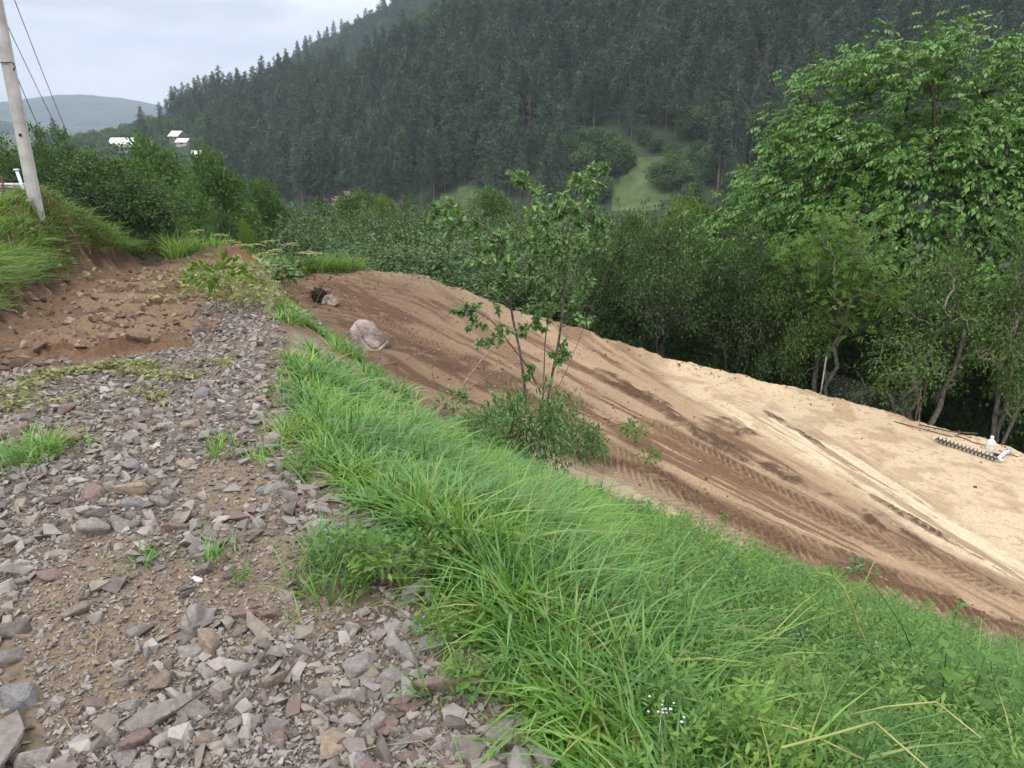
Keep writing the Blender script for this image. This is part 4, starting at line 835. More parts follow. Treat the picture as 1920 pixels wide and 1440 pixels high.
# stones that can be singled out: photo column, row, width in photo pixels, length/width, turn, shape, colour
for px, py, w, ra, rz, si, mi, lb in [
    (310, 1350, 120, .75, .5, 0, 0, 'largest angular pinkish grey stone at the bottom of the rubble'),
    (10, 1400, 130, .9, 1.2, 4, 0, 'big pale grey stone cut by the lower left corner'),
    (62, 1428, 66, .8, .1, 1, 2, 'pale blocky stone beside the lower left corner stone'),
    (245, 925, 76, .55, .1, 2, 6, 'flat ochre brown slab lying on the grey rubble'),
    (182, 966, 46, .6, .3, 6, 4, 'flat black stone left below the ochre slab'),
    (250, 950, 48, .7, .2, 5, 9, 'blue grey stone just below the ochre slab'),
    (298, 948, 46, .7, -.2, 7, 0, 'light grey stone right below the ochre slab'),
    (370, 1087, 27, .75, -.5, 8, 7, 'small bright white stone on the sandy soil'),
    (352, 1118, 28, .9, .4, 9, 4, 'small dark reddish brown stone below the white stone'),
    (425, 1082, 34, .9, 1.0, 3, 4, 'dark grey rough stone right of the white stone'),
    (300, 1070, 30, .8, 0, 0, 9, 'blue grey rounded stone left of the white stone'),
    (822, 1293, 118, .42, -.05, 2, 5, 'long flat pinkish slab near the soil edge beside the grass'),
    (676, 1255, 70, .95, .8, 6, 1, 'triangular grey stone left of the pointed one at the bottom'),
    (742, 1272, 76, .65, .2, 10, 1, 'pale grey wedge stone above the long pinkish slab'),
    (792, 1235, 30, .35, 1.3, 2, 5, 'narrow upright dark red stone above the long slab'),
    (716, 1190, 46, .7, .3, 4, 2, 'light grey wedge lying alone above the red stone'),
    (262, 1187, 48, .8, .5, 5, 1, 'pale grey stone crossed by a dry stalk on the sandy patch'),
    (368, 1225, 66, .75, .1, 14, 2, 'flat pale beige stone near the middle of the bottom rubble'),
    (530, 1228, 56, .6, .0, 10, 2, 'pale flat stone in the middle of the bottom rubble'),
    (458, 1185, 44, .9, .6, 0, 0, 'grey purple pointed stone above the pale flat ones'),
    (462, 1262, 58, .7, .9, 12, 0, 'tilted grey brown stone over smaller rubble'),
    (520, 1283, 56, .6, .4, 9, 3, 'brown blocky stone in the bottom rubble'),
    (505, 1160, 50, .5, .2, 13, 5, 'flat reddish stone on the upper rim of the bottom rubble'),
    (455, 1158, 60, .45, .05, 2, 5, 'long flat pinkish stone on the upper rim of the bottom rubble'),
    (948, 1425, 44, .8, .3, 1, 2, 'pale beige stone at the bottom right end of the rubble'),
    (20, 1190, 70, .7, .4, 3, 4, 'dark pointed stone at the left edge'),
    (42, 1196, 34, .5, .1, 8, 6, 'small yellowish flat stone right of the dark pointed one'),
    (40, 1320, 74, .8, .2, 11, 9, 'grey green lumpy stone near the left edge'),
    (22, 1240, 60, .7, .6, 5, 0, 'grey stone between the dark pointed and the lumpy stone'),
    (255, 1400, 62, .8, 1.2, 7, 5, 'reddish grey stone left of the largest stone'),
    (238, 1330, 48, .8, .4, 3, 1, 'light grey stone touching the largest stone on its left'),
    (700, 1370, 76, .6, 1.1, 12, 2, 'long pale stone leaning diagonally in the lower rubble'),
    (865, 1340, 34, .8, .2, 0, 0, 'grey stone under the long pinkish slab'),
    (615, 1285, 44, .8, .7, 4, 6, 'ochre grey block below the triangular stone'),
    (800, 1130, 26, .7, .2, 5, 1, 'small stone near the rim beside the leafy seedlings'),
    (395, 1015, 36, .6, -.4, 2, 2, 'pale flat stone on the sandy middle patch'),
    (690, 990, 30, .6, .1, 13, 2, 'pale stone half buried beside the grass edge')]:
    g = G(px, py); sc_ = math.hypot(*(g-[0, 0, 1.6]))/FPX*1.02; put_stone(g[0], g[1], w*sc_, ra, rz, si, mi, lb, tilt=.12, hgt=1.1)
cnt = 0
while cnt < 258:
    y = 1.0+4.2*rg.random()**1.3; x = (rg.random()*.98-.76)*y*1.0+.15
    ok, br, inb, q = road_mask(np.array([x]), np.array([y]))
    if not (ok[0] and inb[0]) or br[0] or rg.random() < .92*float(sandy(np.array([x]), np.array([y]))[0]): continue
    if rg.random() > float(sst(.42, .56, fbm(np.array([x*1.7]), np.array([y*1.7]), 89))[0])+.25: continue
    sz = (.06+.095*rg.random()**2.0)*(1.0 if y < 3 else 1.1)
    put_stone(x, y, sz, rg.uniform(.55, .95), rg.uniform(0, 6.28), int(rg.integers(16)), int(rg.choice([0, 0, 0, 1, 1, 2, 2, 3, 5, 9, 4, 6])), 'broken angular stone among the grey rubble of the road', 'loose stones on the road', hgt=rg.uniform(.7, 1.15)); cnt += 1
# brown clods and rocks of the tipped soil
for k in range(52):
    f = rg.random(); px = 5+f*440; py = 690-f*75+rg.normal(0, 10)+(0 if k % 3 else -rg.random()*70); g = G(px, py); put_stone(g[0], g[1], rg.uniform(.07, .19), rg.uniform(.6, .95), rg.uniform(0, 6.28), int(rg.integers(16)), int(rg.choice([8, 8, 8, 3, 5])), 'brown soil covered rock in the row where the tipped soil ends', 'brown rocks in the tipped soil', 'brown_rock', hgt=1.1)
for px, py, w, lb in [(233, 640, 46, 'large brown wedge rock standing in the row of tipped soil'), (262, 655, 50, 'brown block rock right of the brown wedge rock'), (390, 612, 36, 'brown rock beside the green burdock plant'), (30, 682, 40, 'brown rock at the left end of the tipped soil row')]:
    g = G(px, py); put_stone(g[0], g[1], w*g[1]/1370, .8, rg.uniform(0, 3), int(rg.integers(16)), 8, lb, None, 'brown_rock', hgt=1.2)
def crumbs():
    mb = MB(); n = 22000; x = rg.uniform(-6.2, 9.5, n); y = rg.uniform(5, 20, n)
    s, d = sd_(x, y); D = np.interp(s, Ts, Td); b = y-np.interp(x, FAR[:, 0], FAR[:, 1]); ok, br, inb, q = road_mask(x, y)
    n2 = fbm(x*2, y*2, 90); pr = np.where(np.abs(d-D-.85) < .3, .9, 0)+np.where((b > -.5)&(b < .2)&(d > D), .55, 0)+np.where((d > D)&(b < 0)&(x < 3), .12+.5*(n2 > .55), 0)+np.where(br & inb & (y < 13), .95, 0)+np.where((x < np.interp(y, FOOT[:, 0], FOOT[:, 1])+.25)&(x > np.interp(y, FOOT[:, 0], FOOT[:, 1])-.6)&(y < 13.2), .9, 0)+np.where((q > 0)&(d < D)&(s > 9), .6, 0)+np.where((d > D)&(b < 0), .02, 0)
    k = np.where(rg.random(n) < pr)[0]; x = x[k]; y = y[k]; m = len(k); sz = .018*(np.where(br[k], 7.0, 4.2))**(rg.random(m)**2.0); Rm = stone_rot(m, rg, .5)*sz[:, None, None]; T_ = np.stack([x, y, gpos(x, y)+sz*.15], -1); tp = rg.integers(0, len(SM), m)
    for t in range(len(SM)):
        j = tp == t
        if j.any(): scatter(mb, SM[t][0]*[1, 1, 1.4], SM[t][1], Rm[j], T_[j])
    o = ob('soil_crumbs', mb.mesh('soil_crumbs', [island_mat('crumb_soil', [(.12, .075, .05), (.20, .13, .09), (.30, .22, .16)], .95, 0, .1, bump=.5)])); tag(o, kind='stuff')
crumbs()

# ------------------------------------------------------------------ boulder and the smaller rock
def rock(name, loc, pts, sz, m, label, seed, rz=0):
    bm = bmesh.new()
    for p in pts: bm.verts.new(p)
    r = bmesh.ops.convex_hull(bm, input=bm.verts[:]); bmesh.ops.delete(bm, geom=list(set(r['geom_interior']+r['geom_unused'])), context='VERTS')
    bmesh.ops.bevel(bm, geom=bm.edges[:], offset=.07, segments=2, affect='EDGES', profile=.6); bmesh.ops.triangulate(bm, faces=bm.faces[:])
    bmesh.ops.subdivide_edges(bm, edges=bm.edges[:], cuts=3, use_grid_fill=True)
    for v in bm.verts:
        c = v.co; f = float(fbm(np.array([c.x*3+seed]), np.array([c.y*3+c.z*4]), seed)[0])-.5; f2 = float(fbm(np.array([c.x*11]), np.array([c.y*9+c.z*12]), seed+1)[0])-.5
        cr = math.exp(-((c.z-.45+.5*c.x+.2*math.sin(c.x*7))/.03)**2)*.05
        v.co += v.co.normalized()*(.10*f+.04*f2-cr)
    me = bpy.data.meshes.new(name); bm.to_mesh(me); bm.free(); me.materials.append(m)
    for p in me.polygons: p.use_smooth = False
    o = ob(name, me, loc=loc, rot=(0, 0, rz), scl=(sz, sz, sz*.86)); return tag(o, label, 'boulder')
M['boulder'] = noise_mat('boulder_stone', (.14, .10, .085), (.36, .30, .26), 3.0, .85, .7, bscale=18, dist=.03, pos=(.38, .60))
g = G(682, 655)
rock('boulder', (g[0], g[1]+.25, g[2]-.07), [(-.5, 0, -.1), (-.42, -.3, -.1), (-.48, -.2, .25), (-.3, -.28, .62), (-.12, 0, .86), (-.3, .3, .6), (.05, -.1, .84), (.15, .25, .7), (.36, -.15, .5), (.52, 0, .22), (.42, -.32, .12), (.3, -.38, -.1), (-.1, -.45, -.1), (-.15, -.42, .38), (.15, -.4, .34), (.5, .3, 0), (.3, .45, -.1), (-.4, .4, -.1), (-.35, .35, .3)], .82, M['boulder'], 'large pinkish grey cracked boulder sitting at the top of the graded plot', 3)
g = G(617, 573); rock('small_boulder', (g[0], g[1]+.1, g[2]), [(-.5, 0, -.1), (-.4, -.3, .1), (-.3, 0, .55), (.1, -.1, .65), (.4, -.1, .4), (.5, 0, .1), (.3, -.4, 0), (-.1, -.4, .3), (0, .4, .3), (.3, .4, 0), (-.4, .4, 0)], .42, M['boulder'], 'smaller pale rock beside a dark root clump behind the boulder', 8)
def rootball():
    g = G(600, 566); mb = MB(); r2 = np.random.default_rng(3)
    for k in range(150):
        d = unit(r2.normal(0, 1, 3)); d[2] = abs(d[2])*.9; p0 = np.array([0, 0, .12]); L_ = r2.uniform(.14, .27); mid = p0+d*L_*.5+r2.normal(0, .03, 3); mb.tube([p0, mid, p0+d*L_+r2.normal(0, .04, 3)], [.016, .009, .003], 4, False)
    bm = bmesh.new(); bmesh.ops.create_icosphere(bm, subdivisions=2, radius=.15); V = np.array([v.co[:] for v in bm.verts]); F = np.array([[v.index for v in f.verts] for f in bm.faces]); bm.free(); V = V*(1+.4*(r2.random((len(V), 1))-.5)); mb.add(V+[0, 0, .12], F)
    tag(ob('root_clump', mb.mesh('root_clump', [noise_mat('black_roots', (.012, .01, .009), (.035, .028, .022), 20, .95, .4)]), loc=(g[0], g[1], g[2])), 'black tangled root clump lying next to the smaller pale rock', 'root')
rootball()

# ------------------------------------------------------------------ grass
def blades(mb, x, y, h, w, az_, lean, curl, rg_, z=None, seg=5):
    n = len(x); z = H(x, y)-.01 if z is None else z; t = np.linspace(0, 1, seg+1)
    dx = np.cos(az_); dy = np.sin(az_); out = lean[:, None]*t+curl[:, None]*t**2.2; upz = t*(1-.25*lean[:, None])-.55*curl[:, None]*t**2.6
    px = x[:, None]+h[:, None]*out*dx[:, None]; py = y[:, None]+h[:, None]*out*dy[:, None]; pz = z[:, None]+h[:, None]*upz
    tw = az_+np.pi/2+rg_.normal(0, .5, n); wd = w[:, None]*(np.minimum(1, .55+1.6*t)*(1-t**2.2))*.5+.0004
    ox = np.cos(tw)[:, None]*wd; oy = np.sin(tw)[:, None]*wd; oz = rg_.normal(0, .25, n)[:, None]*wd
    V = np.stack([np.stack([px-ox, py-oy, pz-oz], -1), np.stack([px+ox, py+oy, pz+oz], -1)], 2).reshape(n, -1, 3)
    b = np.arange(n)[:, None]*(2*(seg+1)); k = np.arange(seg)[None]*2; F = np.stack([b+k, b+k+1, b+k+3, b+k+2], -1).reshape(-1, 4)
    mb.add(V.reshape(-1, 3), F)
def tufts(mb, cx, cy, nb, h, w, spread, rg_, lean=(.15, .7), curl=(.1, .75), bias=(0, 0), hv=.35, z=None):
    n = len(cx); i = np.repeat(np.arange(n), nb); a = rg_.uniform(0, 2*np.pi, len(i)); r = spread[i]*rg_.random(len(i))**.6
    x = cx[i]+r*np.cos(a); y = cy[i]+r*np.sin(a); hh = h[i]*rg_.uniform(1-hv, 1+hv, len(i)); vx = np.cos(a)+bias[0]+rg_.normal(0, .4, len(i)); vy = np.sin(a)+bias[1]+rg_.normal(0, .4, len(i))
    blades(mb, x, y, hh, w[i]*rg_.uniform(.6, 1.3, len(i)), np.arctan2(vy, vx), rg_.uniform(*lean, len(i)), rg_.uniform(*curl, len(i)), rg_, (gpos(cx, cy)-H(cx, cy))[i]+H(x, y)-.01)
def gmask(x, y):
    s, d = sd_(x, y); e = np.interp(s, Es, Ed); D = np.interp(s, Ts, Td); q = d-e; nz = fbm(x*1.7, y*1.7, 77); n2 = fbm(x*5, y*5, 78)
    nearw = sst(-.02, .22, q+.22*(n2-.5))
    m = nearw*sst(-1.05, -1.7, d-D+.8*(nz-.5)+.6*(n2-.5)+np.interp(x, [-.4, .9, 2.4, 3.6, 5], [-.2, .75, .9, .35, .05])+np.where(s > 7.5, -.4, 0))
    m = m*sst(.30, .47, fbm(x*2.6, y*2.6, 75)+.25*sst(4.0, 2.2, s)-.15*sst(3.2, 5.5, s)); far = sst(5.0, 7.0, s+.6*(nz-.5))                       # thinner towards the far end
    patch = sst(.46, .60, nz+.10*np.exp(-((q-.9)/.5)**2)+.08*(q < .5))*np.where(q > np.interp(s, [8, 10, 13], [2.4, 1.4, .5]), 0, 1)
    m = m*(1-far)+m*far*patch*.8*sst(13, 11, s)
    bare = sst(1.2, .6, ell(x, y, G(590, 660)[0], G(590, 660)[1], .28, 1.0, .25)); m = m*(1-.9*bare)
    return m, s, d, q
rg = np.random.default_rng(12)
def make_grass():
    g1 = MB(); n = 135000; y = .2+12*rg.random(n)**1.15; x = -3+rg.random(n)*10
    m, s, d, q = gmask(x, y); ds = np.hypot(x, y); az_ok = (np.abs(x) < 1.0*y+1.2)
    fth = np.interp(s, [-1, 0, 1, 2.5, 4, 6], [.3, .45, .95, 2.2, 3.2, 4.0]); fine = sst(fth-.25, fth+.35, q+.9*(fbm(x*.9, y*.9, 79)-.5))
    pr = m*az_ok*np.clip(2.6/ds, .12, 1)*1.0
    k = np.where(rg.random(n) < pr)[0]; x = x[k]; y = y[k]; fine = fine[k]; ds = ds[k]; q = q[k]; hs = np.interp(s[k], [1.5, 3.5, 5.5, 8], [1, .85, .62, .5])*(.35+1.3*fbm(x*1.6, y*1.6, 76))
    br = rg.random(len(k)) > fine
    def sc(v, d_): return v*np.clip(d_/4.5, 1, 1.8)
    ka = np.where(br)[0]; hh = .235*rg.uniform(.5, 1.3, len(ka))*sst(-.05, .4, q[ka]+.12)*hs[ka]+.03
    tufts(g1, x[ka], y[ka], 9, hh, sc(.0125, ds[ka]), np.full(len(ka), .05), rg, (.0, .6), (.1, 1.2), (.05, -.05))
    kb = np.where(~br)[0]; g2 = MB(); tufts(g2, x[kb], y[kb], 8, .20*rg.uniform(.5, 1.3, len(kb))*hs[kb], sc(.0042, ds[kb]), np.full(len(kb), .10), rg, (.1, .8), (.1, .9), (.1, -.1))
    k2 = rg.choice(kb, len(kb)//4, False); tufts(g1, x[k2], y[k2], 4, .27*rg.uniform(.5, 1.3, len(k2))*hs[k2], sc(.009, ds[k2]), np.full(len(k2), .08), rg, (.1, .7), (.2, .9), (.35, .1))
    # tufts standing on the road
    for px, py, n_, h_ in [(62, 858, 16, .17), (85, 850, 10, .14), (40, 878, 8, .1), (415, 850, 7, .12), (490, 862, 7, .1), (310, 1035, 3, .09), (420, 1060, 4, .1), (935, 1385, 4, .12), (880, 1330, 3, .14), (600, 1060, 8, .14), (622, 1085, 9, .16), (650, 1045, 8, .14), (690, 1075, 7, .15), (595, 1120, 4, .1), (560, 890, 5, .09), (590, 880, 8, .16), (620, 870, 8, .16), (545, 600, 14, .16), (540, 590, 14, .16), (555, 585, 14, .18), (530, 600, 9, .13), (480, 560, 7, .12), (575, 690, 14, .14), (560, 700, 10, .12), (540, 730, 8, .12), (555, 815, 10, .16), (575, 790, 14, .2), (270, 690, 5, .08), (745, 560, 0, .1), (620, 640, 16, .18), (640, 655, 16, .18), (655, 670, 16, .2), (610, 625, 14, .16), (630, 690, 12, .16), (690, 700, 12, .16), (600, 720, 14, .18), (640, 730, 14, .18)]:
        g = G(px, py); n_ = int(n_)
        if n_: 
            cx_ = g[0]+rg.normal(0, .05*h_/.12, n_); cy_ = g[1]+rg.normal(0, .09*h_/.12, n_); tufts(g1, cx_, cy_, 9, np.full(n_, h_), np.full(n_, .007 if g[1] < 6 else .011), np.full(n_, .03), rg, (.1, .6), (.1, .7))
    tag(ob('grass', g1.mesh('grass', [M['grass']])), kind='stuff'); tag(ob('fine_grass', g2.mesh('fine_grass', [M['grass2']])), kind='stuff')
    # bank top
    g3 = MB(); n = 26000; y = rg.uniform(3.5, 15, n); x = rg.uniform(-12, -3.6, n); F = np.interp(y, FOOT[:, 0], FOOT[:, 1]); qb = F-x
    edge0 = np.interp(y, [3, 6.0, 7.5, 8.5, 11, 12.5], [.5, .5, .35, .40, .25, .35]); pr = sst(0, .15, qb-edge0+.2*(fbm(x*3, y*3, 93)-.5))*(y < 13.5)*np.clip(1.2-qb*.1, .3, 1)*(-x < .72*y+1.2)
    k = np.where(rg.random(n) < pr*.8)[0]; x = x[k]; y = y[k]; qb = qb[k]-edge0[k]
    over = qb < .35; hh = np.where(over, .21, .13)*rg.uniform(.7, 1.3, len(k)); b = np.where(over, 1.1, .2)
    for sel, bi in ((over, (1.1, -.2)), (~over, (.2, 0))):
        j = np.where(sel)[0]; tufts(g3, x[j], y[j], 11, hh[j], np.full(len(j), .011), np.full(len(j), .08), rg, (.1, .8), (.2, 1.3 if bi[0] > 1 else .8), bi)
    # weeds behind the heap and at the plot's far left rim
    n = 9000; x = rg.uniform(-9.5, -1.5, n); y = rg.uniform(12.6, 21, n); b = y-np.interp(x, FAR[:, 0], FAR[:, 1]); s, d = sd_(x, y); q = d-np.interp(s, Es, Ed)
    pr = np.where((((b > .15)&(x < -3.9))|((y > 13.5)&(q < .1)&(x > -7.5))|((x < -5.6)&(y > 13))), 1, 0)*sst(.3, .5, fbm(x*1.2, y*1.2, 95)+.1)*sst(6, 2, b)*(x > -.44*y); k = np.where(rg.random(n) < pr)[0]
    tufts(g3, x[k], y[k], 9, .42*rg.uniform(.6, 1.4, len(k)), np.full(len(k), .02), np.full(len(k), .12), rg, (.1, .5), (.1, .5))
    tag(ob('bank_grass', g3.mesh('bank_grass', [island_mat('bank_blade', [(.07, .15, .03), (.11, .21, .04), (.17, .28, .07), (.26, .29, .11)], .5, .4)])), kind='stuff')
make_grass()
# fine herbs with tiny leaves
def make_herbs():
    r2 = np.random.default_rng(33); tpls = []
    for t in range(5):
        m = MB(); h = 1.0; bend = r2.uniform(-.35, .35, 2); f = np.linspace(0, 1, 6); P = np.stack([bend[0]*f**1.6, bend[1]*f**1.6, f*h], -1)
        m.tube(P, np.linspace(.010, .004, 6), 3, False); st_ = m.arrays(); lf = MB(); pos = []; dr = []
        for z in np.linspace(.12, 1, 17):
            p = np.array([bend[0]*z**1.6, bend[1]*z**1.6, z]); a0 = r2.uniform(0, 6)
            for q in range(5):
                a = a0+q*1.257; o = r2.uniform(0, .12); pos.append(p+o*np.array([np.cos(a), np.sin(a), .3])); dr.append([np.cos(a), np.sin(a), .35])
        scatter(lf, LEAFN[0]*[1.3, 1, 1], LEAFN[1], frames(np.array(dr), r2, .4)*(.085*r2.uniform(.6, 1.3, len(pos)))[:, None, None], np.array(pos)); tpls.append((st_, lf.arrays()))
    n = 30000; y = .8+9.5*r2.random(n); x = -1+r2.random(n)*8; m_, s, d, q = gmask(x, y); fth = np.interp(s, [-1, 0, 1, 2.5, 4, 6], [.3, .45, .95, 2.2, 3.2, 4.0]); zone = sst(fth-.3, fth+.3, q+.9*(fbm(x*.9, y*.9, 79)-.5))
    edge = sst(-1.2, -.7, d-np.interp(s, Ts, Td))*(x > 3.4)*sst(.1, -.3, d-np.interp(s, Ts, Td))*(fbm(x*2, y*2, 74) > .5)
    pr = (m_*zone*.75+edge*.5)*np.clip(3.2/np.hypot(x, y), .2, 1)*(np.abs(x) < 1.0*y+1.0); k = np.where(r2.random(n) < pr)[0]; x = x[k]; y = y[k]; nn = len(k)
    st_ = MB(); lv = MB(); sc_ = r2.uniform(.2, .42, nn); Rm = rotz(r2.uniform(0, 6.28, nn))*sc_[:, None, None]; T_ = np.stack([x, y, gpos(x, y)-.01], -1); tp = r2.integers(0, 5, nn)
    for t in range(5):
        j = tp == t
        for F in tpls[t][0][1]: scatter(st_, tpls[t][0][0], F, Rm[j], T_[j])
        for F in tpls[t][1][1]: scatter(lv, tpls[t][1][0], F, Rm[j], T_[j])
    V1, F1 = st_.arrays(); V2, F2 = lv.arrays(); a = MB(); a.add(V1, F1[0]); a.add(V2, F2[0])
    tag(ob('fine_weeds', a.mesh('fine_weeds', [M['herb']])), kind='stuff')
    # small white flower heads
    fl = MB()
    for px, py in [(1352, 1162), (1335, 1185), (1365, 1182), (1330, 1222), (1640, 1205), (1645, 1215), (1520, 1130), (1450, 1135), (1710, 1205), (1445, 1280), (1240, 1330), (1395, 1100), (1840, 1230), (1590, 1365), (1500, 1190)]:
        g = G(px, py, .28); m = 16; p = g+np.concatenate([r2.normal(0, .02, (m, 2)), r2.normal(.0, .006, (m, 1))], 1); scatter(fl, np.array([[0, -.5, 0], [.5, 0, .1], [0, .5, 0], [-.5, 0, .1]]), np.array([[0, 1, 2, 3]]), rotz(r2.uniform(0, 6, m))*(.009*r2.uniform(.7, 1.3, m))[:, None, None], p)
        fl.tube([g-[0, 0, .3], g-[0, 0, .01]], .0014, 3, False)
    tag(ob('white_flower_heads', fl.mesh('white_flower_heads', [M['white']])), kind='stuff')
make_herbs()

# ------------------------------------------------------------------ sapling
def px_path(pts, Y): return [at(a, b, Y+(c[0] if c else 0)) for a, b, *c in pts]
def smooth(P, k=4):
    P = np.array(P, float)
    if len(P) < 3: return P
    t = np.arange(len(P)); tt = np.linspace(0, len(P)-1, (len(P)-1)*k+1); out = []
    for v in tt:
        i = min(int(v), len(P)-2); f = v-i; p0 = P[max(i-1, 0)]; p1 = P[i]; p2 = P[i+1]; p3 = P[min(i+2, len(P)-1)]
        out.append(.5*((2*p1)+(-p0+p2)*f+(2*p0-5*p1+4*p2-p3)*f*f+(-p0+3*p1-3*p2+p3)*f**3))
    return np.array(out)
def make_sapling():
    g = G(1008, 845); Y = g[1]; r2 = np.random.default_rng(8); root = empty('sapling', g, 'young multi stemmed tree with sparse leaves standing in the middle of the slope', 'tree')
    stems = [([(998, 850), (993, 790), (984, 730, .05), (976, 665, .1), (962, 600, .1), (952, 530, .0), (945, 480, -.1), (925, 440, -.2), (893, 415, -.3), (860, 395, -.35), (836, 380, -.4)], .030, .007),
             ([(1012, 850), (1018, 800), (1036, 700, -.05), (1052, 610, -.1), (1059, 520, .0), (1060, 440, .1), (1078, 385, .15), (1105, 345, .2), (1132, 322, .25)], .030, .006),
             ([(1018, 745, -.02), (990, 690, -.2), (960, 650, -.35), (925, 605, -.5), (895, 585, -.55), (872, 572, -.6)], .016, .005),
             ([(1010, 845), (1016, 780, .1), (1020, 700, .2), (1022, 640, .25), (1028, 590, .3), (1020, 500, .35), (1005, 430, .4)], .016, .005),
             ([(1059, 500), (1040, 450, -.2), (1012, 405, -.3), (990, 360, -.35), (970, 326, -.4)], .014, .005),
             ([(1060, 470, 0), (1085, 430, .3), (1108, 395, .45), (1130, 372, .5)], .011, .004),
             ([(950, 520, 0), (985, 480, .3), (1000, 440, .4)], .010, .004), ([(1048, 620, -.1), (1075, 590, -.3), (1100, 572, -.35), (1115, 585, -.35)], .008, .003),
             ([(958, 580, .1), (930, 555, .3), (905, 545, .4)], .008, .003), ([(1000, 800), (960, 790, -.2), (920, 800, -.35), (890, 815, -.4)], .008, .003),
             ([(1020, 780, -.1), (1060, 700, -.3), (1100, 600, -.5), (1150, 480, -.5)], .006, .002), ([(1055, 560, 0), (1090, 510, .2), (1125, 470, .3)], .009, .003)]
    w = MB(); P = []
    for pts, r0, r1 in stems:
        q = smooth(px_path(pts, Y)); w.tube(q, np.linspace(r0*.78, r1, len(q)), 7); P += list(q)
    P = np.array(P); C = [(836, 385, 20), (848, 400, 24), (862, 408, 26), (880, 425, 26), (898, 436, 28), (915, 455, 28), (930, 470, 30), (950, 455, 26), (965, 480, 30), (940, 500, 28), (900, 480, 22), (970, 330, 12), (985, 342, 18), (1000, 365, 22), (1012, 392, 26), (1030, 415, 30), (1000, 430, 26), (1050, 390, 28), (1075, 365, 26), (1095, 350, 20), (1112, 338, 18), (1130, 325, 14), (1085, 400, 32), (1110, 390, 30), (1125, 410, 26), (1095, 430, 32), (1060, 430, 34), (1035, 455, 34), (1070, 465, 34), (1110, 455, 28), (1090, 490, 28), (1040, 500, 34), (1010, 480, 30), (990, 510, 28), (1060, 530, 26), (1130, 470, 18), (1100, 520, 20), (1020, 540, 26), (985, 545, 24), (880, 575, 22), (895, 595, 20), (930, 575, 22), (940, 600, 18), (920, 625, 18), (940, 545, 22), (1010, 590, 26), (1030, 600, 26), (1045, 580, 24), (1015, 625, 18), (1045, 650, 18), (1055, 660, 14), (1088, 585, 16), (1070, 560, 18), (985, 620, 14), (995, 690, 14), (960, 770, 16), (945, 785, 16), (920, 795, 14), (905, 810, 12), (890, 815, 10), (1000, 780, 20), (1020, 800, 20), (995, 815, 22), (975, 750, 12), (1050, 500, 24), (960, 520, 20), (1000, 460, 26)]
    lv = MB(); t_ = Y/1380
    for a, b, r in C:
        c = at(a, b, Y); dd = np.linalg.norm(P[:, [0, 2]]-c[[0, 2]], axis=1); k = int(np.argmin(dd)); src = P[k]; c = np.array([c[0], src[1]+r2.normal(0, r*t_*1.2), c[2]])
        if dd[k] > .05: w.tube([src, (src+c)/2+[0, 0, .02], c], [.006, .004, .0025], 4, False)
        for _ in range(4):
            dirn = unit(r2.normal(0, 1, 3)+[0, 0, .3]); e = c+dirn*r*t_*1.1; w.tube([c, e], [.003, .0015], 3, False); m = int(11+r*.95); f = r2.uniform(.2, 1.1, m)[:, None]; p = c+(e-c)*f
            d = dirn*.5+r2.normal(0, .7, (m, 3)); d[:, 2] -= .35; scatter(lv, LEAF[0]*[1.05, 1, 1], LEAF[1], frames(d, r2, .5)*(.086*r2.uniform(.65, 1.25, m))[:, None, None], p)
    o = ob('trunk', w.mesh('sapling_trunk', [noise_mat('sapling_bark', (.06, .045, .035), (.17, .14, .12), 16, .8, .4)], True), root); o.matrix_parent_inverse = Matrix.Translation(-Vector(g))
    o = ob('crown', lv.mesh('sapling_crown', [M['sap']]), root); o.matrix_parent_inverse = Matrix.Translation(-Vector(g))
    return g
SG = make_sapling()
T['brush'] = tree_data('brush', *gen_tree(61, [(0, 0, .42, .75, .6, .32), (.75, .1, .38, .5, .45, .26), (-.6, .1, .34, .5, .45, .24), (.2, -.3, .25, .8, .5, .25)], stems=((0, 0), (.4, .1), (-.4, .1)), r0=.015, nclump=120, per=26, cr=.16, leaf=.075, tpl=LEAF, shell=.4, minr=.003, base_r=.4), M['bark'], M['sap'])
g = G(990, 872); put_tree('low_shrub', T['brush'], (g[0], g[1], g[2]), (.62, .65, 1.25), .3, 'low leafy shrub wrapped round the foot of the sapling', 'shrub')
g = G(1085, 868); put_tree('low_shrub', T['brush'], (g[0], g[1], g[2]), (.5, .5, .9), 2.3, 'small dark leafy shrub to the right of the sapling foot', 'shrub')
g = G(900, 850); put_tree('low_shrub', T['brush'], (g[0], g[1], g[2]), (.35, .35, .6), 4.3, 'small shrub to the left of the sapling foot', 'shrub')
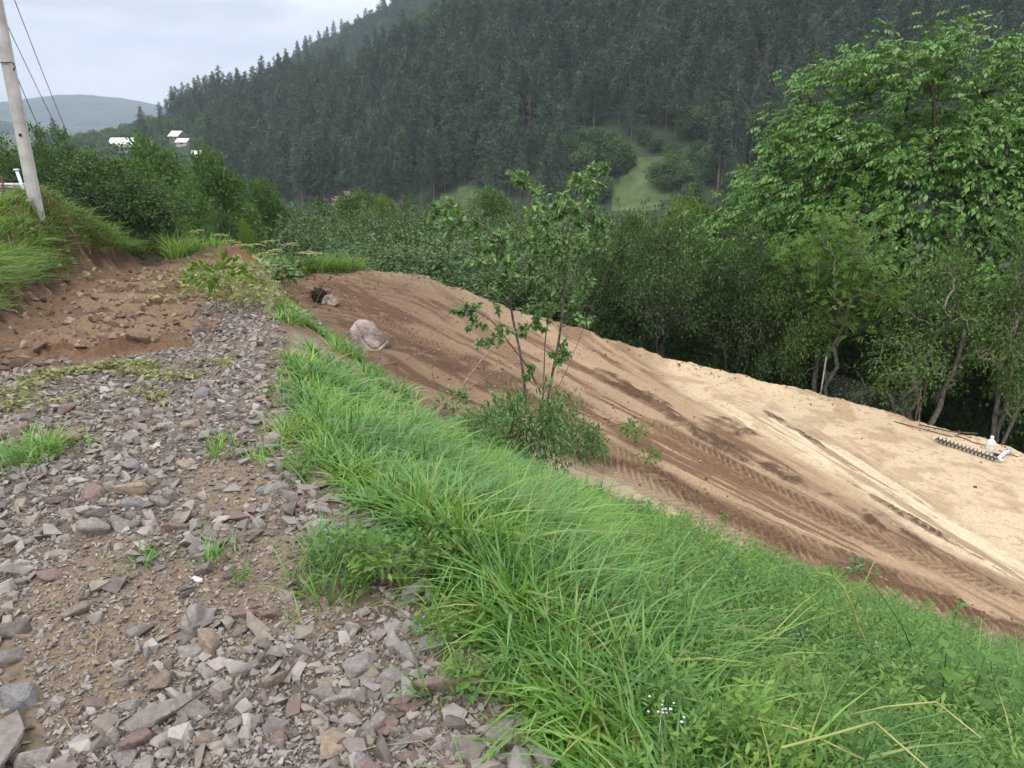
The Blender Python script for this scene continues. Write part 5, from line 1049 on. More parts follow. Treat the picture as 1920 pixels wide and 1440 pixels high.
# leafy sprouts and seedlings
T['sprout'] = tree_data('sprout', *gen_tree(62, [(0, 0, .3, .22, .22, .16)], r0=.006, nclump=16, per=7, cr=.09, leaf=.095, tpl=LEAF, shell=.4, minr=.002), M['twig'], M['herb'])
for px, py, s_, lm, lb in [(408, 588, 1.3, 'bright', 'bright green broad leaved weed at the brown soil edge'), (385, 560, .8, 'herb', 'small green weed left of the bright broad leaved one'), (470, 462, .1, 'herb', None), (475, 550, 1.0, 'wilt', 'wilting weed on the rubble heap beside the slope'), (535, 560, 1.3, 'sap', 'drooping weed on the crest of the slope near the heap'), (515, 545, 1.0, 'sap', 'green weed just left of the drooping one near the heap'), (1190, 840, .9, 'herb', 'thin light green weed on the brown tyre tracks right of the sapling'), (1218, 880, .7, 'herb', 'small weed below the thin one on the tyre tracks'), (850, 790, .8, 'sap', 'weed between the brown branch and the sapling'), (1560, 1110, .6, 'herb', 'bushy weed at the edge of the plot beside the bent stalk'), (1610, 1100, .7, 'sap', 'dark weed behind the upright bent stalk'), (1660, 1150, .6, 'sap', 'low weed right of the upright bent stalk')]:
    if lb: g = G(px, py); put_tree('weed', T['sprout'], g, (s_,)*3, rng.uniform(0, 6), lb, 'weed', leafm=M[lm], crown='leaves', trunk='stem')
for px, py, s_, lb in [(735, 1105, .42, 'largest leafy seedling at the edge between stones and grass'), (700, 1085, .36, 'leafy seedling left of the largest one at the grass edge'), (650, 1075, .34, 'seedling standing in the red soil beside the stones'), (800, 1050, .4, 'pale seedling against the tall grass'), (790, 1075, .32, 'second pale seedling against the tall grass'), (820, 1215, .26, 'small seedling above the narrow red stone'), (885, 1310, .28, 'grassy seedling beside the long pinkish slab'), (680, 1110, .22, 'tiny seedling below the leafy ones'), (560, 900, .25, 'tiny seedling at the left edge of the grass'), (455, 1095, .15, 'tiny sprout near the dark grey rough stone')]:
    g = G(px, py); put_tree('seedling', T['sprout'], g, (s_*1.1, s_*1.1, s_), rng.uniform(0, 6), lb, 'seedling', leafm=M['herb'], crown='leaves', trunk='stem')
for k in range(16):      # broad leaved weeds scattered through the grass
    px, py = [(760+k*9, 940+k*12), (1100+(k*37)%420, 960+(k*61)%400), (1450+(k*53)%430, 1150+(k*41)%240)][k % 3]; g = G(px, py)
    put_tree('grass_weed', T['sprout'], g, (.27, .27, .36), rng.uniform(0, 6), 'broad leaved weed growing through the tall grass of the slope', 'weed', 'weeds in the slope grass', leafm=M['herb'] if k % 4 else M['sap'], crown='leaves', trunk='stem')
# nettles: opposite pairs of broad dark leaves
def nettle(seed, h=.6, pairs=9, L0=.085):
    r2 = np.random.default_rng(seed); w = MB(); lv = MB(); f = np.linspace(0, 1, 8); bx, by = r2.normal(0, .06, 2); P = np.stack([bx*f**2, by*f**2, h*f], -1); w.tube(P, np.linspace(.004, .0018, 8), 5); pos = []; dr = []; sz = []
    for k in range(pairs):
        z = .18+.82*k/(pairs-1); a = k*1.57+r2.normal(0, .2)
        for s_ in (0, np.pi): pos.append([bx*z*z, by*z*z, h*z]); dr.append([np.cos(a+s_), np.sin(a+s_), .15-.35*(1-z)+r2.normal(0, .1)]); sz.append(L0*(1.15-.6*z)*r2.uniform(.8, 1.2))
    t = np.array([[0, 0, 0], [-.2, .18, .04], [-.3, .42, .05], [-.2, .72, .0], [0, 1, -.12], [.2, .72, 0], [.3, .42, .05], [.2, .18, .04], [0, .2, 0], [0, .45, -.01], [0, .74, -.04]]); F = np.array([[0, 8, 1, 1], [1, 8, 9, 2], [2, 9, 10, 3], [7, 8, 0, 0], [6, 9, 8, 7], [5, 10, 9, 6]])
    F3 = np.array([[0, 8, 1], [7, 8, 0], [3, 10, 4], [4, 10, 5]]); F4 = F[[1, 2, 4, 5]]; Rm = frames(np.array(dr), r2, .15)*np.array(sz)[:, None, None]
    V = np.einsum('nij,vj->nvi', Rm, t)+np.array(pos)[:, None]; o = (np.arange(len(pos))*len(t))[:, None, None]; lv.add(V.reshape(-1, 3), (F4[None]+o).reshape(-1, 4)); n4 = lv.n; lv.F[3].append((F3[None]+o).reshape(-1, 3)); return w, lv
M['nettle'] = island_mat('nettle_leaf', [(.06, .14, .02), (.09, .19, .03), (.13, .24, .05)], .5, .3)
T['nettle1'] = tree_data('nettle1', *nettle(1), M['herb'], M['nettle']); T['nettle2'] = tree_data('nettle2', *nettle(2, .75, 11, .095), M['herb'], M['nettle'])
for px, row, top, k, lb in [(1745, 1425, 1225, 2, 'tallest nettle with broad dark leaves in the lower right grass'), (1795, 1432, 1260, 1, 'dark nettle just right of the tallest one'), (1705, 1420, 1290, 1, 'nettle just left of the tallest one'), (1915, 1420, 1215, 2, 'large leaved nettle at the right edge'), (1875, 1435, 1290, 1, 'nettle near the right edge, behind the large leaved one'), (1768, 1230, 1140, 1, 'small far nettle at the foot of the plot, right of the bent stalk'), (1660, 1435, 1335, 1, 'low nettle beside the thick yellow stalk'), (1830, 1438, 1320, 2, 'nettle in the lower right corner'), (1770, 1400, 1300, 2, 'nettle hidden halfway behind the tallest one')]:
    g = G(px, row); h_ = min(.8, max(.2, at(px, top, g[1])[2]-g[2]+.03)); put_tree('nettle', T['nettle%d' % k], g, (h_/(.6 if k == 1 else .75)*1.7,)*2+(h_/(.6 if k == 1 else .75),), rng.uniform(0, 6), lb, 'nettle', crown='leaves', trunk='stem')
# bent and broken stalks
def stalk(name, paths, m, label, cat, group=None, k=6, capk=True, own=None):
    mb = MB()
    for pts, r0, r1 in paths:
        P = np.array(pts); mb.tube(P, np.linspace(r0, r1, len(P)), k)
    c = mb.V[0].mean(0)*0+np.array(paths[0][0][0]); me = mb.mesh(name, [m], True)
    me.transform(Matrix.Translation(-Vector(c))); return tag(ob(name, me, loc=c), label, cat, group)
def A_(*a): return [at(*p) for p in a]
stalk('bent_stalk', [(A_((1465, 1402, 1.45), (1550, 1380, 1.5), (1640, 1354, 1.55)), .0036, .0038), (A_((1640, 1354, 1.55), (1690, 1398, 1.48), (1750, 1450, 1.4)), .0032, .0026)], M['reed'], 'thick yellow green stalk snapped into an angle in the lower right', 'stalk')
stalk('bent_stalk', [(A_((1270, 1306, 1.8), (1340, 1322, 1.75), (1400, 1342, 1.7), (1505, 1370, 1.65), (1620, 1425, 1.6)), .0032, .0036), (A_((1505, 1370, 1.65), (1480, 1350, 1.68)), .002, .001)], M['reed'], 'long thin yellowish stalk lying left of the snapped thick one', 'stalk')
stalk('bent_stalk', [(A_((1585, 1342, 1.8), (1660, 1325, 1.8), (1755, 1316, 1.8)), .0020, .0026), (A_((1755, 1316, 1.8), (1800, 1352, 1.72), (1840, 1384, 1.65)), .0026, .0022)], M['reed'], 'thin stalk bent over above the snapped thick one', 'stalk')
stalk('bent_stalk', [(A_((1637, 1320, 2.8), (1636, 1250, 2.9), (1628, 1215, 2.9), (1608, 1172, 2.9), (1600, 1142, 2.9), (1580, 1100, 2.9), (1562, 1080, 2.9), (1530, 1072, 2.9)), .0075, .003), (A_((1602, 1142, 2.9), (1620, 1095, 2.9), (1640, 1052, 2.9)), .0035, .0015), (A_((1562, 1080, 2.9), (1550, 1050, 2.9), (1538, 1010, 2.9)), .002, .001)], M['reed'], 'tall upright pale stalk forking over the edge of the brown plot', 'stalk')
stalk('bent_stalk', [(A_((1710, 1218, 3.0), (1690, 1170, 3.0), (1655, 1120, 3.0), (1610, 1060, 3.0), (1590, 1020, 3.0)), .003, .0012)], M['herb'], 'thin dark green stem leaning left over the tyre tracks', 'stalk')
stalk('bent_stalk', [(A_((870, 965, 5.0), (940, 955, 5.0), (1005, 938, 5.0)), .004, .003), (A_((930, 978, 4.8), (1000, 962, 4.8), (1022, 955, 4.8), (1060, 975, 4.8)), .004, .002)], M['straw'], 'pair of dry yellow stalks lying in the grass below the sapling', 'stalk')
stalk('bent_stalk', [(A_((1335, 790, 8.0), (1250, 800, 8.4), (1195, 790, 8.8), (1140, 800, 9.0)), .002, .004)], M['herb'], 'thin leafy twig reaching right from the shrub at the sapling foot', 'twig')
for k, (pl) in enumerate([[(645, 1432), (700, 1418), (790, 1400), (835, 1432)], [(120, 1352), (135, 1380), (142, 1390)], [(545, 1180), (570, 1172), (600, 1160)], [(358, 1130), (362, 1150), (366, 1165)], [(170, 1195), (185, 1215), (180, 1245)], [(265, 1180), (280, 1165), (296, 1148)], [(905, 1180), (920, 1225), (940, 1290)], [(905, 1185), (930, 1215), (935, 1260)], [(600, 1010), (650, 1040), (690, 1055)], [(90, 1335), (110, 1320), (130, 1308)], [(170, 1225), (190, 1212), (200, 1190)], [(690, 1150), (725, 1148), (760, 1155)]]):
    P = [G(a, b)+[0, 0, .02+.012*(i == 1)] for i, (a, b) in enumerate(pl)]; stalk('dry_stalk', [(P, .0022, .0014)], M['straw'], ['long pale dry stalk bent across the stones at the bottom', 'short dry stalk near the lower left stones'][min(k, 1)] if k < 2 else 'thin pale dry stalk lying on the stony soil', 'stalk', 'dry stalks on the road' if k > 1 else None, 4)
stalk('burnt_stick', [(A_((1398, 1078, 6.4), (1408, 1066, 6.4), (1420, 1052, 6.4)), .014, .010)], mat('charred_wood', (.02, .018, .016), .8), 'short black stick poking out of the grass in front of the tyre tracks', 'stick')
# broken branches on the plot slope
def branch(label, pts, r0, r1, side=(), lift=.03, name='fallen_branch', m='twig'):
    P = smooth([G(a, b)+[0, 0, l] for a, b, l in pts]); ps = [(P, r0, r1)]
    for q in side: ps.append((smooth([G(a, b)+[0, 0, l] for a, b, l in q]), r1*.8, .0025))
    return stalk(name, ps, M[m], label, 'branch')
branch('thick brown broken branch pointing up to the right, left of the sapling', [(790, 808, .03), (830, 782, .12), (865, 755, .25), (900, 720, .4), (935, 688, .5), (958, 668, .55)], .030, .008, [[(850, 770, .2), (900, 745, .3), (950, 722, .35)], [(860, 762, .22), (890, 722, .4), (912, 700, .5)], [(830, 782, .1), (880, 780, .12), (925, 790, .1)]])
branch('thin bare branch lying on the brown soil below the boulder', [(700, 692, .03), (740, 688, .08), (780, 678, .12), (820, 664, .14), (845, 650, .16)], .014, .004, [[(780, 678, .1), (815, 655, .15), (840, 640, .2)], [(720, 690, .05), (735, 675, .12), (752, 670, .14)]])
branch('tangle of thin dry twigs behind the boulder', [(575, 600, .05), (605, 606, .2), (640, 600, .15), (660, 598, .1)], .008, .003, [[(585, 600, .1), (600, 588, .35), (615, 572, .45)], [(590, 605, .1), (620, 595, .2), (630, 570, .4)], [(600, 610, .1), (625, 622, .15), (645, 640, .1)], [(580, 590, .1), (600, 600, .3), (640, 590, .2)], [(570, 590, .1), (590, 615, .2), (610, 640, .1)], [(600, 600, .1), (630, 585, .3), (635, 565, .4)]])
branch('bare twigs rising behind the right side of the sapling', [(1010, 800, .1), (1040, 770, .3), (1070, 720, .5), (1085, 690, .6), (1095, 655, .8)], .006, .002, [[(1035, 775, .3), (1065, 745, .4), (1085, 710, .5)]])
branch('dark root end at the foot of the thick broken branch', [(760, 822, .02), (785, 812, .05), (800, 805, .05)], .03, .02, [[(780, 815, .05), (775, 800, .15), (770, 790, .2)]], m='barkd')
branch('long dry pale stick in the soil of the heap', [(345, 505, .05), (352, 518, .1), (360, 535, .03)], .012, .006)
# wilted leaves and cut leafy twigs
def wilted():
    mb = MB(); r2 = np.random.default_rng(55); P = []
    for (x1, y1, x2, y2, n, sp) in [(0, 745, 110, 712, 90, 10), (60, 715, 230, 688, 260, 7), (200, 690, 300, 690, 120, 6), (230, 700, 350, 712, 160, 9), (0, 780, 60, 745, 60, 8), (80, 770, 170, 740, 40, 14), (250, 730, 310, 760, 50, 10), (360, 530, 520, 560, 420, 22), (350, 570, 500, 540, 260, 20), (440, 560, 540, 600, 200, 18), (370, 680, 430, 690, 40, 8), (60, 470, 170, 480, 60, 20)]:
        a = G(x1, y1); b = G(x2, y2); f = r2.random(n)[:, None]; k_ = a[1]/1400; p = a*(1-f)+b*f; p[:, 0] += r2.normal(0, sp*1.4*k_, n); p[:, 1] += r2.normal(0, sp*1.6*k_, n); P += list(p)
    P = np.array(P); P[:, 2] = gpos(P[:, 0], P[:, 1]); P[:, 2] += r2.uniform(.01, .05, len(P))+np.where((P[:, 1] > 8), r2.uniform(0, .16, len(P)), 0); d = r2.normal(0, 1, P.shape); d[:, 2] *= .35
    scatter(mb, LEAF[0]*[1.0, 1, 2.2], LEAF[1], frames(d, r2, .6)*(np.where(P[:, 1] > 8, .10, .062)*r2.uniform(.6, 1.3, len(P)))[:, None, None], P); tag(ob('wilted_leaves', mb.mesh('wilted_leaves', [M['wilt']])), kind='stuff')
wilted()
# umbel plants behind the heap
def umbel(seed, h=1.0):
    r2 = np.random.default_rng(seed); w = MB(); f = MB(); lv = MB(); w.tube([(0, 0, -.05), (.02, 0, h*.5), (0, 0, h*.92)], [.013, .01, .007], 5)
    for k in range(16):
        a = r2.uniform(0, 6.28); r = .25*r2.random()**.5; p = np.array([r*np.cos(a), r*np.sin(a), h-.15*r*r/.06*.25]); w.tube([(0, 0, h*.92), p], [.003, .002], 3, False); m = 16; q = p+np.concatenate([r2.normal(0, .028, (m, 2)), r2.normal(0, .008, (m, 1))], 1)
        scatter(f, np.array([[0, -.5, 0], [.5, 0, .1], [0, .5, 0], [-.5, 0, .1]]), np.array([[0, 1, 2, 3]]), rotz(r2.uniform(0, 6, m))*(.03*r2.uniform(.7, 1.3, m))[:, None, None], q)
    for k in range(26):
        a = r2.uniform(0, 6.28); z = r2.uniform(.05, .6)*h; d = np.array([[np.cos(a), np.sin(a), r2.uniform(-.3, .5)]]); scatter(lv, LEAF[0]*[1.3, 1, 1], LEAF[1], frames(d, r2, .3)*.26, np.array([[0, 0, z]]))
    return w, f, lv
U = umbel(5); Um = (U[0].mesh('umbel_stem', [M['herb']], True), U[1].mesh('umbel_head', [M['umbel']]), U[2].mesh('umbel_leaves', [M['thorn']]))
for k, (px, Y, top, sc_) in enumerate([(412, 15.5, 458, 1.1), (432, 15.8, 462, 1), (355, 16, 448, 1.2), (372, 17, 452, 1), (452, 16.5, 472, 1), (478, 16.8, 468, 1.3), (498, 17, 474, 1), (520, 17.3, 480, 1.2), (548, 17.8, 478, 1.2), (575, 18.4, 490, 1.1), (590, 18.8, 492, 1), (395, 14.6, 470, .9), (465, 15.2, 486, .9), (335, 15.2, 460, 1), (505, 18.2, 470, 1.1), (440, 18, 464, 1.1)]):
    x0 = at(px, top, Y)[0]; zb = float(H(x0, Y)); hh = max(.5, at(px, top-6+rng.uniform(-16, 10), Y)[2]-zb); sc_ *= rng.uniform(.6, 1.05); sc_ *= 1.05; r = empty('umbel_plant', (x0, Y, zb), 'tall plant with flat yellowish umbel flower heads behind the brown heap', 'plant', 'umbel plants behind the heap', rng.uniform(0, 6), (sc_*.9, sc_*.9, hh))
    ob('stem', Um[0], r); ob('flower_head', Um[1], r); ob('leaves', Um[2], r)

# ------------------------------------------------------------------ pole, wires, fence and wall on the left bank
g = at(70, 398, 11.3); root = empty('utility_pole', (g[0], g[1], g[2]-.1), 'slim pale concrete utility pole standing on the grassy bank at the upper left', 'pole')
def taper(w0, w1, h):
    mb = MB(); zs = np.linspace(-.6, h, 12); k = 8; V = []
    for z in zs:
        w = w0+(w1-w0)*z/h; c = .22*w; V += [(-w/2+c, -w/2, z), (w/2-c, -w/2, z), (w/2, -w/2+c, z), (w/2, w/2-c, z), (w/2-c, w/2, z), (-w/2+c, w/2, z), (-w/2, w/2-c, z), (-w/2, -w/2+c, z)]
    F = [[r*k+j, r*k+(j+1) % k, (r+1)*k+(j+1) % k, (r+1)*k+j] for r in range(len(zs)-1) for j in range(k)]; mb.add(V, F); mb.add([], np.zeros((0, 4), int)); mb.F[4].append(np.array([[(len(zs)-1)*k+q for q in (0, 1, 2, 3)], [(len(zs)-1)*k+q for q in (3, 4, 7, 0)], [(len(zs)-1)*k+q for q in (4, 5, 6, 7)]])); return mb
ob('shaft', taper(.152, .12, 9.4).mesh('pole_shaft', [M['concrete']]), root)
zh = at(42, 253, g[1])[2]-g[2]+.1; h_ = MB(); h_.tube([(.02, -.083, zh), (.02, -.07, zh)], .022, 10); ob('bolt_hole', h_.mesh('bolt_hole', [mat('dark_hole', (.03, .027, .025), .9)]), root)
zk = at(20, 118, g[1])[2]-g[2]+.1; h_ = MB(); h_.tube([(-.10, -.09, zk), (.10, -.09, zk)], .008, 5); h_.tube([(.12, -.13, zk), (.15, -.13, zk-.01), (.16, -.13, zk-.07), (.13, -.13, zk-.09)], .010, 5); ob('hook', h_.mesh('pole_hook', [M['iron']], True), root)
h_ = MB(); h_.box((-2.0, -.15, 9.0), (.6, -.07, 9.08)); ob('crossarm', h_.mesh('pole_crossarm', [M['iron']]), root)
pt = Vector(root.location)
def wire(a, b, sag, label, r=.011):
    a = np.array(a); b = np.array(b); f = np.linspace(0, 1, 24); P = a[None]*(1-f[:, None])+b[None]*f[:, None]; P[:, 2] -= sag*4*f*(1-f); return stalk('power_line', [(P, r, r*2.2)], mat('wire_metal', (.10, .10, .11), .6), label, 'wire', k=5)
def attach(p1, p2, Yb, off, zt):
    "far end on the ray of p2; the near end where the line through both pixels meets the crossarm's plane"
    return at(p2[0], p2[1], Yb)
wire((pt.x-1.0, pt.y-.1, pt.z+9.0), at(131, 262, 75), .35, 'right one of the two thin power lines descending from the upper left')
wire((pt.x-1.75, pt.y-.1, pt.z+9.0), at(118, 262, 75), .35, 'left one of the two thin power lines descending from the upper left')
wire((pt.x+.14, pt.y-.13, pt.z+zk-.08), at(92, 268, 45), .3, 'lowest thin wire running from the hook on the pole', .006)
wire((pt.x-.12, pt.y-.13, pt.z+zk), (pt.x-4, pt.y-1.5, pt.z+zk+.15), .02, 'short wire leaving the pole hook to the left', .005)
Yw = 14.2; a = at(-260, 350, Yw); b = at(47, 352, Yw); zb = at(20, 392, Yw)[2]; mb = MB(); mb.box((a[0], Yw, zb-.5), (b[0], Yw+.25, b[2]))
root = empty('low_wall', (b[0], Yw, zb), 'low cream concrete wall behind the grass at the left edge', 'wall'); o = ob('wall_body', mb.mesh('wall_body', [noise_mat('cream_render', (.30, .26, .20), (.52, .47, .38), 2.5, .9, .3)]), root); o.matrix_parent_inverse = Matrix.Translation(-Vector((b[0], Yw, zb)))
mb = MB(); mb.box((a[0], Yw-.04, b[2]+.003), (b[0]+.05, Yw+.29, b[2]+.06)); 
o = ob('coping', mb.mesh('wall_coping', [M['concrete']]), root); o.matrix_parent_inverse = Matrix.Translation(-Vector((b[0], Yw, zb)))
# wire fence over the wall
mb = MB(); r2 = np.random.default_rng(4)
posts = [at(px, 352, Yw-.1) for px in (-180, -90, 6)]; ztop = at(20, 334, Yw)[2]; root = empty('wire_fence', posts[1], 'rusty wire fence with thin posts above the cream wall', 'fence')
for p in posts:
    q = MB(); q.tube([(p[0], p[1], zb-.2), (p[0]+.01, p[1], ztop+.05)], .018, 6); o = ob('fence_post', q.mesh('fence_post', [M['iron']], True), root); o.matrix_parent_inverse = Matrix.Translation(-Vector(posts[1]))
q = MB(); x1 = at(62, 350, Yw)[0]
for z in np.linspace(ztop-.55, ztop, 6): q.tube([(posts[0][0], Yw-.12, z+.02), (posts[2][0], Yw-.12, z), ((posts[2][0]+x1)/2, Yw-.12, z-.02), (x1, Yw-.12, z+.01)], .006, 4)
for x in np.arange(posts[0][0], x1, .22): q.tube([(x, Yw-.12, ztop-.56), (x+r2.normal(0, .01), Yw-.12, ztop+.03)], .004, 4)
o = ob('wires', q.mesh('fence_wires', [M['iron']], True), root); o.matrix_parent_inverse = Matrix.Translation(-Vector(posts[1]))
p0 = at(46, 362, 13.6); p1 = at(31, 319, 13.6); root = empty('pipe_post', (p0[0], p0[1], p0[2]-.4), 'thin white painted metal post with a flat cap, left of the concrete pole', 'post')
q = MB(); v = p1-p0; q.tube([p0-v*.6, p1], .026, 12); o = ob('tube', q.mesh('post_tube', [mat('white_paint', (.62, .68, .72), .5)], True), root); o.matrix_parent_inverse = Matrix.Translation(-Vector(root.location))
q = MB(); q.tube([p1, p1+[0, 0, .02]], .045, 12); o = ob('cap', q.mesh('post_cap', [mat('white_paint_cap', (.7, .74, .76), .5)]), root); o.matrix_parent_inverse = Matrix.Translation(-Vector(root.location))
g = at(806, 418, 55); mb = MB(); mb.tube([(g[0], 55, g[2]-3), (g[0], 55, at(806, 398, 55)[2])], .07, 8); tag(ob('marker_post', mb.mesh('marker_post', [mat('cream_paint', (.6, .56, .46), .6)], True)), 'short pale post rising out of the willow thicket left of the sapling', 'post')

# chain link fence behind the plot edge
Yf = 15.15; a = at(1537, 745, Yf); zt = at(1541, 668, Yf)[2]; root = empty('chain_link_fence', a, 'dark chain link fence with one thin grey post in the shade behind the sand', 'fence')
def kid(name, mb, m, sm=True):
    o = ob(name, mb.mesh(name+'_mesh', [m], sm), root); o.matrix_parent_inverse = Matrix.Translation(-Vector(root.location)); return o
q = MB(); q.tube([(a[0], Yf, a[2]-.8), (a[0]+.02, Yf, zt)], .017, 8); kid('fence_post', q, noise_mat('grey_post', (.16, .15, .14), (.30, .28, .26), 9, .7, .2))
e = at(1722, 800, 14.1); q = MB(); q.tube([(e[0], 14.25, e[2]-.5), (e[0], 14.25, e[2]+.75)], .017, 8); kid('fence_post', q, M['iron'])
q = MB(); W_v = np.array([e[0]-a[0], 14.25-Yf, e[2]-a[2]-.1]); Ln = np.linalg.norm(W_v[:2]); hh = .85; n = int((Ln+hh)/.075)
for s_ in (1, -1):
    for k in range(-int(hh/.075), n):
        u0 = k*.075; P = []
        for v_ in np.linspace(0, hh, 5):
            u = u0+v_ if s_ == 1 else u0+hh-v_
            if 0 <= u <= Ln: P.append((a[0]+W_v[0]*u/Ln, Yf+W_v[1]*u/Ln, a[2]-.25+W_v[2]*u/Ln+v_))
        if len(P) > 1: q.tube(P, .0028, 3, False)
kid('wire_mesh', q, mat('dull_wire', (.16, .155, .15), .6, .4, .5))

# ------------------------------------------------------------------ auger, jug, bag, jar, rods on the sand
def lie(pa, pb, r):
    a = G(*pa); b = G(*pb); return a+[0, 0, r], b+[0, 0, r]
a, b = lie((1752, 828), (1868, 866), .062); ax = b-a; Ln = np.linalg.norm(ax); ax = ax/Ln; s1 = unit(np.cross(ax, [0, 0, 1.])); s2 = np.cross(s1, ax)
root = empty('earth_auger', a, 'long dark steel earth auger screw lying on the sand at the right', 'auger')
q = MB(); q.tube([a, b+ax*.06], .018, 10); kid('shaft', q, M['steel'])
q = MB(); nt_ = 15; th = np.linspace(0, nt_*2*np.pi, nt_*18); c = a+ax*(.02+.95*Ln*th/th[-1])[:, None]; rd = np.cos(th)[:, None]*s1+np.sin(th)[:, None]*s2; V = np.stack([c+rd*.016, c+rd*.06+ax*.008, c+rd*.06+ax*.014, c+rd*.016+ax*.006], 1); n = len(th); i = np.arange(n-1)[:, None]*4; j = np.arange(4)[None]; q.add(V.reshape(-1, 3), np.stack([i+j, i+(j+1) % 4, i+4+(j+1) % 4, i+4+j], -1).reshape(-1, 4)); kid('screw_flight', q, noise_mat('worn_steel', (.03, .028, .026), (.16, .15, .145), 25, .5, .2, spec=.4))
q = MB(); q.tube([b+ax*.02, b+ax*.11], .027, 10); kid('coupling', q, mat('bright_steel', (.8, .8, .78), .3, .5, .8)); q = MB(); q.tube([a-ax*.05, a+ax*.01], [.006, .02], 8); kid('tip', q, mat('bright_tip', (.75, .72, .68), .35, .5, .8))
def lathe(prof, k=28):
    P = np.array(prof, float); th = np.arange(k)/k*2*np.pi; V = np.stack([P[:, 0][:, None]*np.cos(th), P[:, 0][:, None]*np.sin(th), np.repeat(P[:, 1][:, None], k, 1)], -1); n = len(P); i = np.arange(n-1)[:, None]*k; j = np.arange(k)[None]; j2 = (j+1) % k; q = MB(); q.add(V.reshape(-1, 3), np.stack([i+j, i+j2, i+k+j2, i+k+j], -1).reshape(-1, 4)); return q
mj = mat('clear_plastic', (.93, .95, .93), .25, .5); mj.node_tree.nodes['Principled BSDF'].inputs['Transmission Weight'].default_value = .45; mj.node_tree.nodes['Principled BSDF'].inputs['IOR'].default_value = 1.2
g = G(1855, 845); root = empty('water_jug', g, 'large clear plastic water jug with white cap standing on the sand', 'jug', rz=.6)
ob('body', lathe([(.0, .0), (.07, .0), (.078, .008), (.078, .03), (.074, .036), (.078, .042), (.078, .09), (.074, .096), (.078, .102), (.078, .15), (.072, .185), (.05, .215), (.028, .23), (.024, .245), (.0, .246)]).mesh('jug_body', [mj], True), root)
ob('cap', lathe([(.0, .249), (.027, .249), (.030, .252), (.030, .278), (.026, .283), (0, .283)]).mesh('jug_cap', [mat('white_cap', (.8, .8, .78), .4)], True), root)
q = MB(); q.tube(smooth([(-.03, 0, .255), (-.055, 0, .27), (-.06, 0, .295), (-.03, 0, .305), (0, 0, .295), (.02, 0, .283)]), .006, 6); ob('handle', q.mesh('jug_handle', [mat('white_handle', (.8, .8, .78), .4)], True), root)
g = G(1889, 852); q = lathe([(0, 0), (.04, 0), (.043, .01), (.043, .08), (.036, .095), (.036, .11), (.033, .11), (.033, .012), (0, .012)], 20); mg_ = mat('jar_glass', (.9, .92, .92), .08, .5); mg_.node_tree.nodes['Principled BSDF'].inputs['Transmission Weight'].default_value = .8; tag(ob('glass_jar', q.mesh('glass_jar', [mg_], True), loc=g), 'small empty glass jar behind the white plastic bag', 'jar')
def cloth(name, pxa, pxb, w, h, m, label, cat, seed, rise=0):
    a = G(*pxa); b = G(*pxb); b = b+[0, 0, rise]; r2 = np.random.default_rng(seed); n, k = 26, 20; V = []
    for i in range(n):
        f = i/(n-1); c = a*(1-f)+b*f; rw = w*(np.sin(np.pi*min(1, f*1.05+.04))**.55)*(1-.25*f)
        for j in range(k):
            t_ = j/k*2*np.pi; fo = 1+.28*(float(vn(np.array([f*7+seed]), np.array([np.cos(t_)*2+np.sin(t_)*3]), 3)[0])-.5)*2; V.append(c+np.array([np.sin(t_)*rw*fo*.35, np.cos(t_)*rw*fo, max(-.0, (np.sin(t_)+.9)*h*.55*fo*(rw/w))]))
    F = [[i*k+j, i*k+(j+1) % k, (i+1)*k+(j+1) % k, (i+1)*k+j] for i in range(n-1) for j in range(k)]; mb = MB(); mb.add(V, F); me = mb.mesh(name, [m], True); me.transform(Matrix.Translation(-Vector(a))); return tag(ob(name, me, loc=a), label, cat)
mw = mat('white_bag_plastic', (.8, .8, .82), .4, .4); mw.node_tree.nodes['Principled BSDF'].inputs['Transmission Weight'].default_value = .15
cloth('plastic_bag', (1868, 863), (1893, 858), .05, .07, mw, 'crumpled white plastic bag next to the end of the auger', 'bag', 3, .16)
cloth('dark_cloth', (1862, 853), (1878, 858), .05, .05, mat('black_cloth', (.03, .03, .032), .8), 'small black cloth bundle between the jug and the bag', 'cloth', 6)
def rod(label, pts, r, m='iron', name='iron_rod', lift=.0): P = [G(a, b_)+[0, 0, r+l] for a, b_, l in pts]; return stalk(name, [(P, r, r)], M[m], label, 'rod', k=8)
rod('longest thin dark rod lying on the sand behind the auger', [(1676, 792, .01), (1760, 814, .01), (1845, 836, .01)], .009)
rod('thin dark rod lying from behind the jug to the right edge of the sand', [(1872, 846, .01), (1908, 858, .01)], .008)
rod('dark pipe lying along the rim of the sand above the long rod', [(1722, 800, .03), (1780, 815, .05), (1832, 822, .08)], .014)
g = G(1796, 818); mb = MB(); mb.tube([g-[0, 0, .05], g+[0, 0, .10]], .012, 8); mb.tube([g+[0, 0, .10], g+[0, 0, .112]], .02, 8); tag(ob('rod_stub', mb.mesh('rod_stub', [M['iron']], True)), 'short upright metal stub beside the dark pipe', 'rod')
branch('pale weathered stick lying between the two dark rods', [(1790, 818, .02), (1812, 826, .03), (1826, 832, .02), (1846, 838, .02)], .014, .006, m='twig', name='stick')

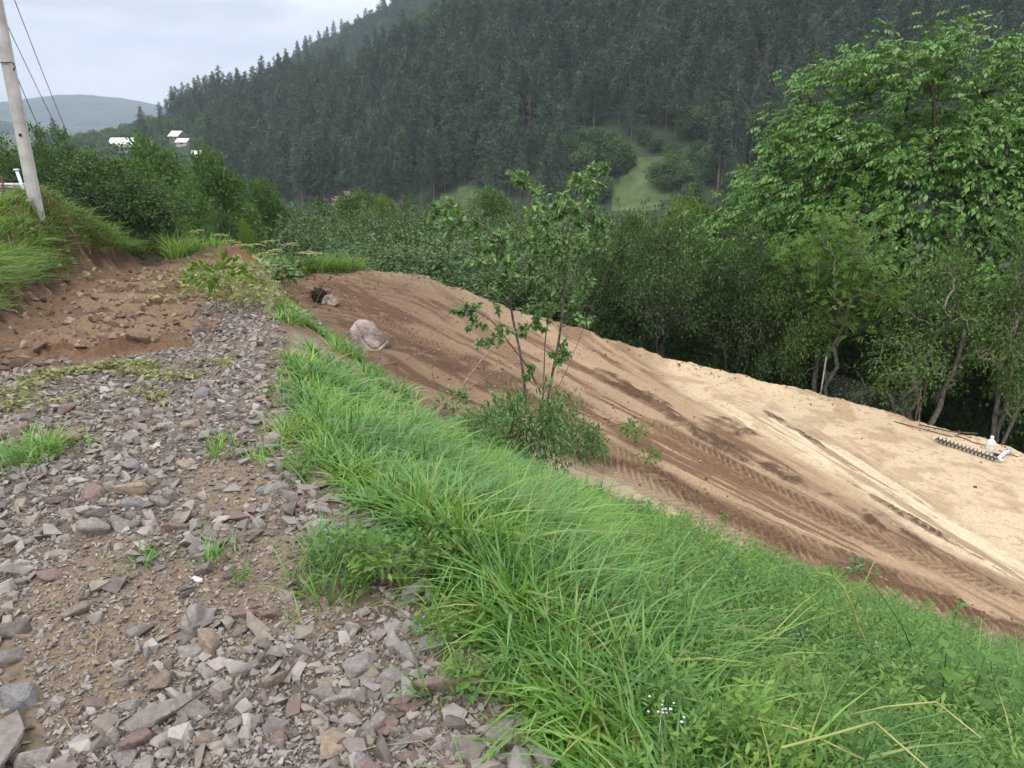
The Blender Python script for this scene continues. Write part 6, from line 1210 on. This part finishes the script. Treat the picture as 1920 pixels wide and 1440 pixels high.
# ------------------------------------------------------------------ far houses
M['wallp'] = noise_mat('pale_render', (.50, .44, .42), (.62, .56, .54), .5, .9, 0); M['brickw'] = noise_mat('brick_wall', (.30, .22, .18), (.38, .29, .24), .8, .9, 0); M['roofw'] = noise_mat('sheet_roof', (.66, .67, .68), (.80, .80, .80), .3, .5, 0); M['glassd'] = mat('dark_window', (.04, .045, .05), .2, .5)
def house(px, py, w, d, h, rh, wall, label, rz, two=False, nwin=5):
    c = on_hill(px, py); root = empty('house', (c[0], c[1], c[2]-.5), label, 'house', rz=rz)
    def k(name, mb, m): return ob(name, mb.mesh(name+'_house', [m]), root)
    q = MB(); q.box((-w/2, -d/2, -3), (w/2, d/2, h)); V = [(-w/2, -d/2, h), (-w/2, d/2, h), (-w/2, 0, h+rh), (w/2, -d/2, h), (w/2, d/2, h), (w/2, 0, h+rh)]; q.add(V, [[0, 2, 1], [3, 4, 5]]); k('wall', q, wall)
    q = MB()
    for s_ in (-1, 1):
        e = .6; y0 = s_*(d/2+e); z0 = h-e*rh/(d/2); q.add([(-w/2-.4, y0, z0), (w/2+.4, y0, z0), (w/2+.4, 0, h+rh), (-w/2-.4, 0, h+rh), (-w/2-.4, y0, z0+.12), (w/2+.4, y0, z0+.12), (w/2+.4, 0, h+rh+.12), (-w/2-.4, 0, h+rh+.12)], [[0, 1, 2, 3], [4, 5, 6, 7], [0, 1, 5, 4], [0, 3, 7, 4], [1, 2, 6, 5]])
    k('roof', q, M['roofw'])
    if two: q = MB(); q.box((-w/2+1, -d/2-2.4, h-1.5), (w/2, -d/2-.02, h-1.38)); k('porch_roof', q, M['roofw']); q = MB(); q.box((-w/2-.3, -d/2-2.0, 1.4), (w/2-.5, -d/2-.02, 1.55)); k('balcony', q, M['wallp'])
    for i in range(nwin):
        x = -w/2+w*(i+.5)/nwin; q = MB(); q.box((x-.45, -d/2-.06, h*.42), (x+.45, -d/2+.02, h*.42+1.1)); o = k('window', q, M['glassd']); f = MB(); f.box((x-.55, -d/2-.09, h*.42+1.103), (x+.55, -d/2, h*.42+1.2)); f.box((x-.55, -d/2-.09, h*.42-.1), (x+.55, -d/2, h*.42-.003)); fo = ob('frame', f.mesh('window_frame', [M['roofw']]), o)
    return root
house(234, 288, 10, 7, 5.2, 2.2, M['wallp'], 'white roofed house with a row of dark windows among the far trees', .12, True)
house(333, 262, 6, 4.6, 2.4, 1.8, M['brickw'], 'small brick house with pale gable roof on the far slope', -.5, nwin=2)
house(348, 272, 5, 4, 2.0, 1.2, M['wallp'], 'low shed with pale roof just below the brick house', -.2, nwin=1)
house(372, 294, 4, 3.5, 2.0, .9, M['wallp'], 'tiny pale shed at the edge of the pines right of the houses', .2, nwin=1)

# ------------------------------------------------------------------ haze: even air round the whole place
hz = MB(); hz.box((-4500, -150, -90), (4500, 4600, 420))
hm = bpy.data.materials.new('valley_haze'); hm.use_nodes = True; ht = hm.node_tree; ht.nodes.clear(); ho = ht.nodes.new('ShaderNodeOutputMaterial'); hv = ht.nodes.new('ShaderNodeVolumePrincipled')
hv.inputs['Color'].default_value = (.72, .84, 1.0, 1); hv.inputs['Density'].default_value = HAZE; hv.inputs['Anisotropy'].default_value = .1; ht.links.new(hv.outputs[0], ho.inputs['Volume'])
haze = ob('haze', hz.mesh('haze', [hm])); tag(haze, kind='stuff')
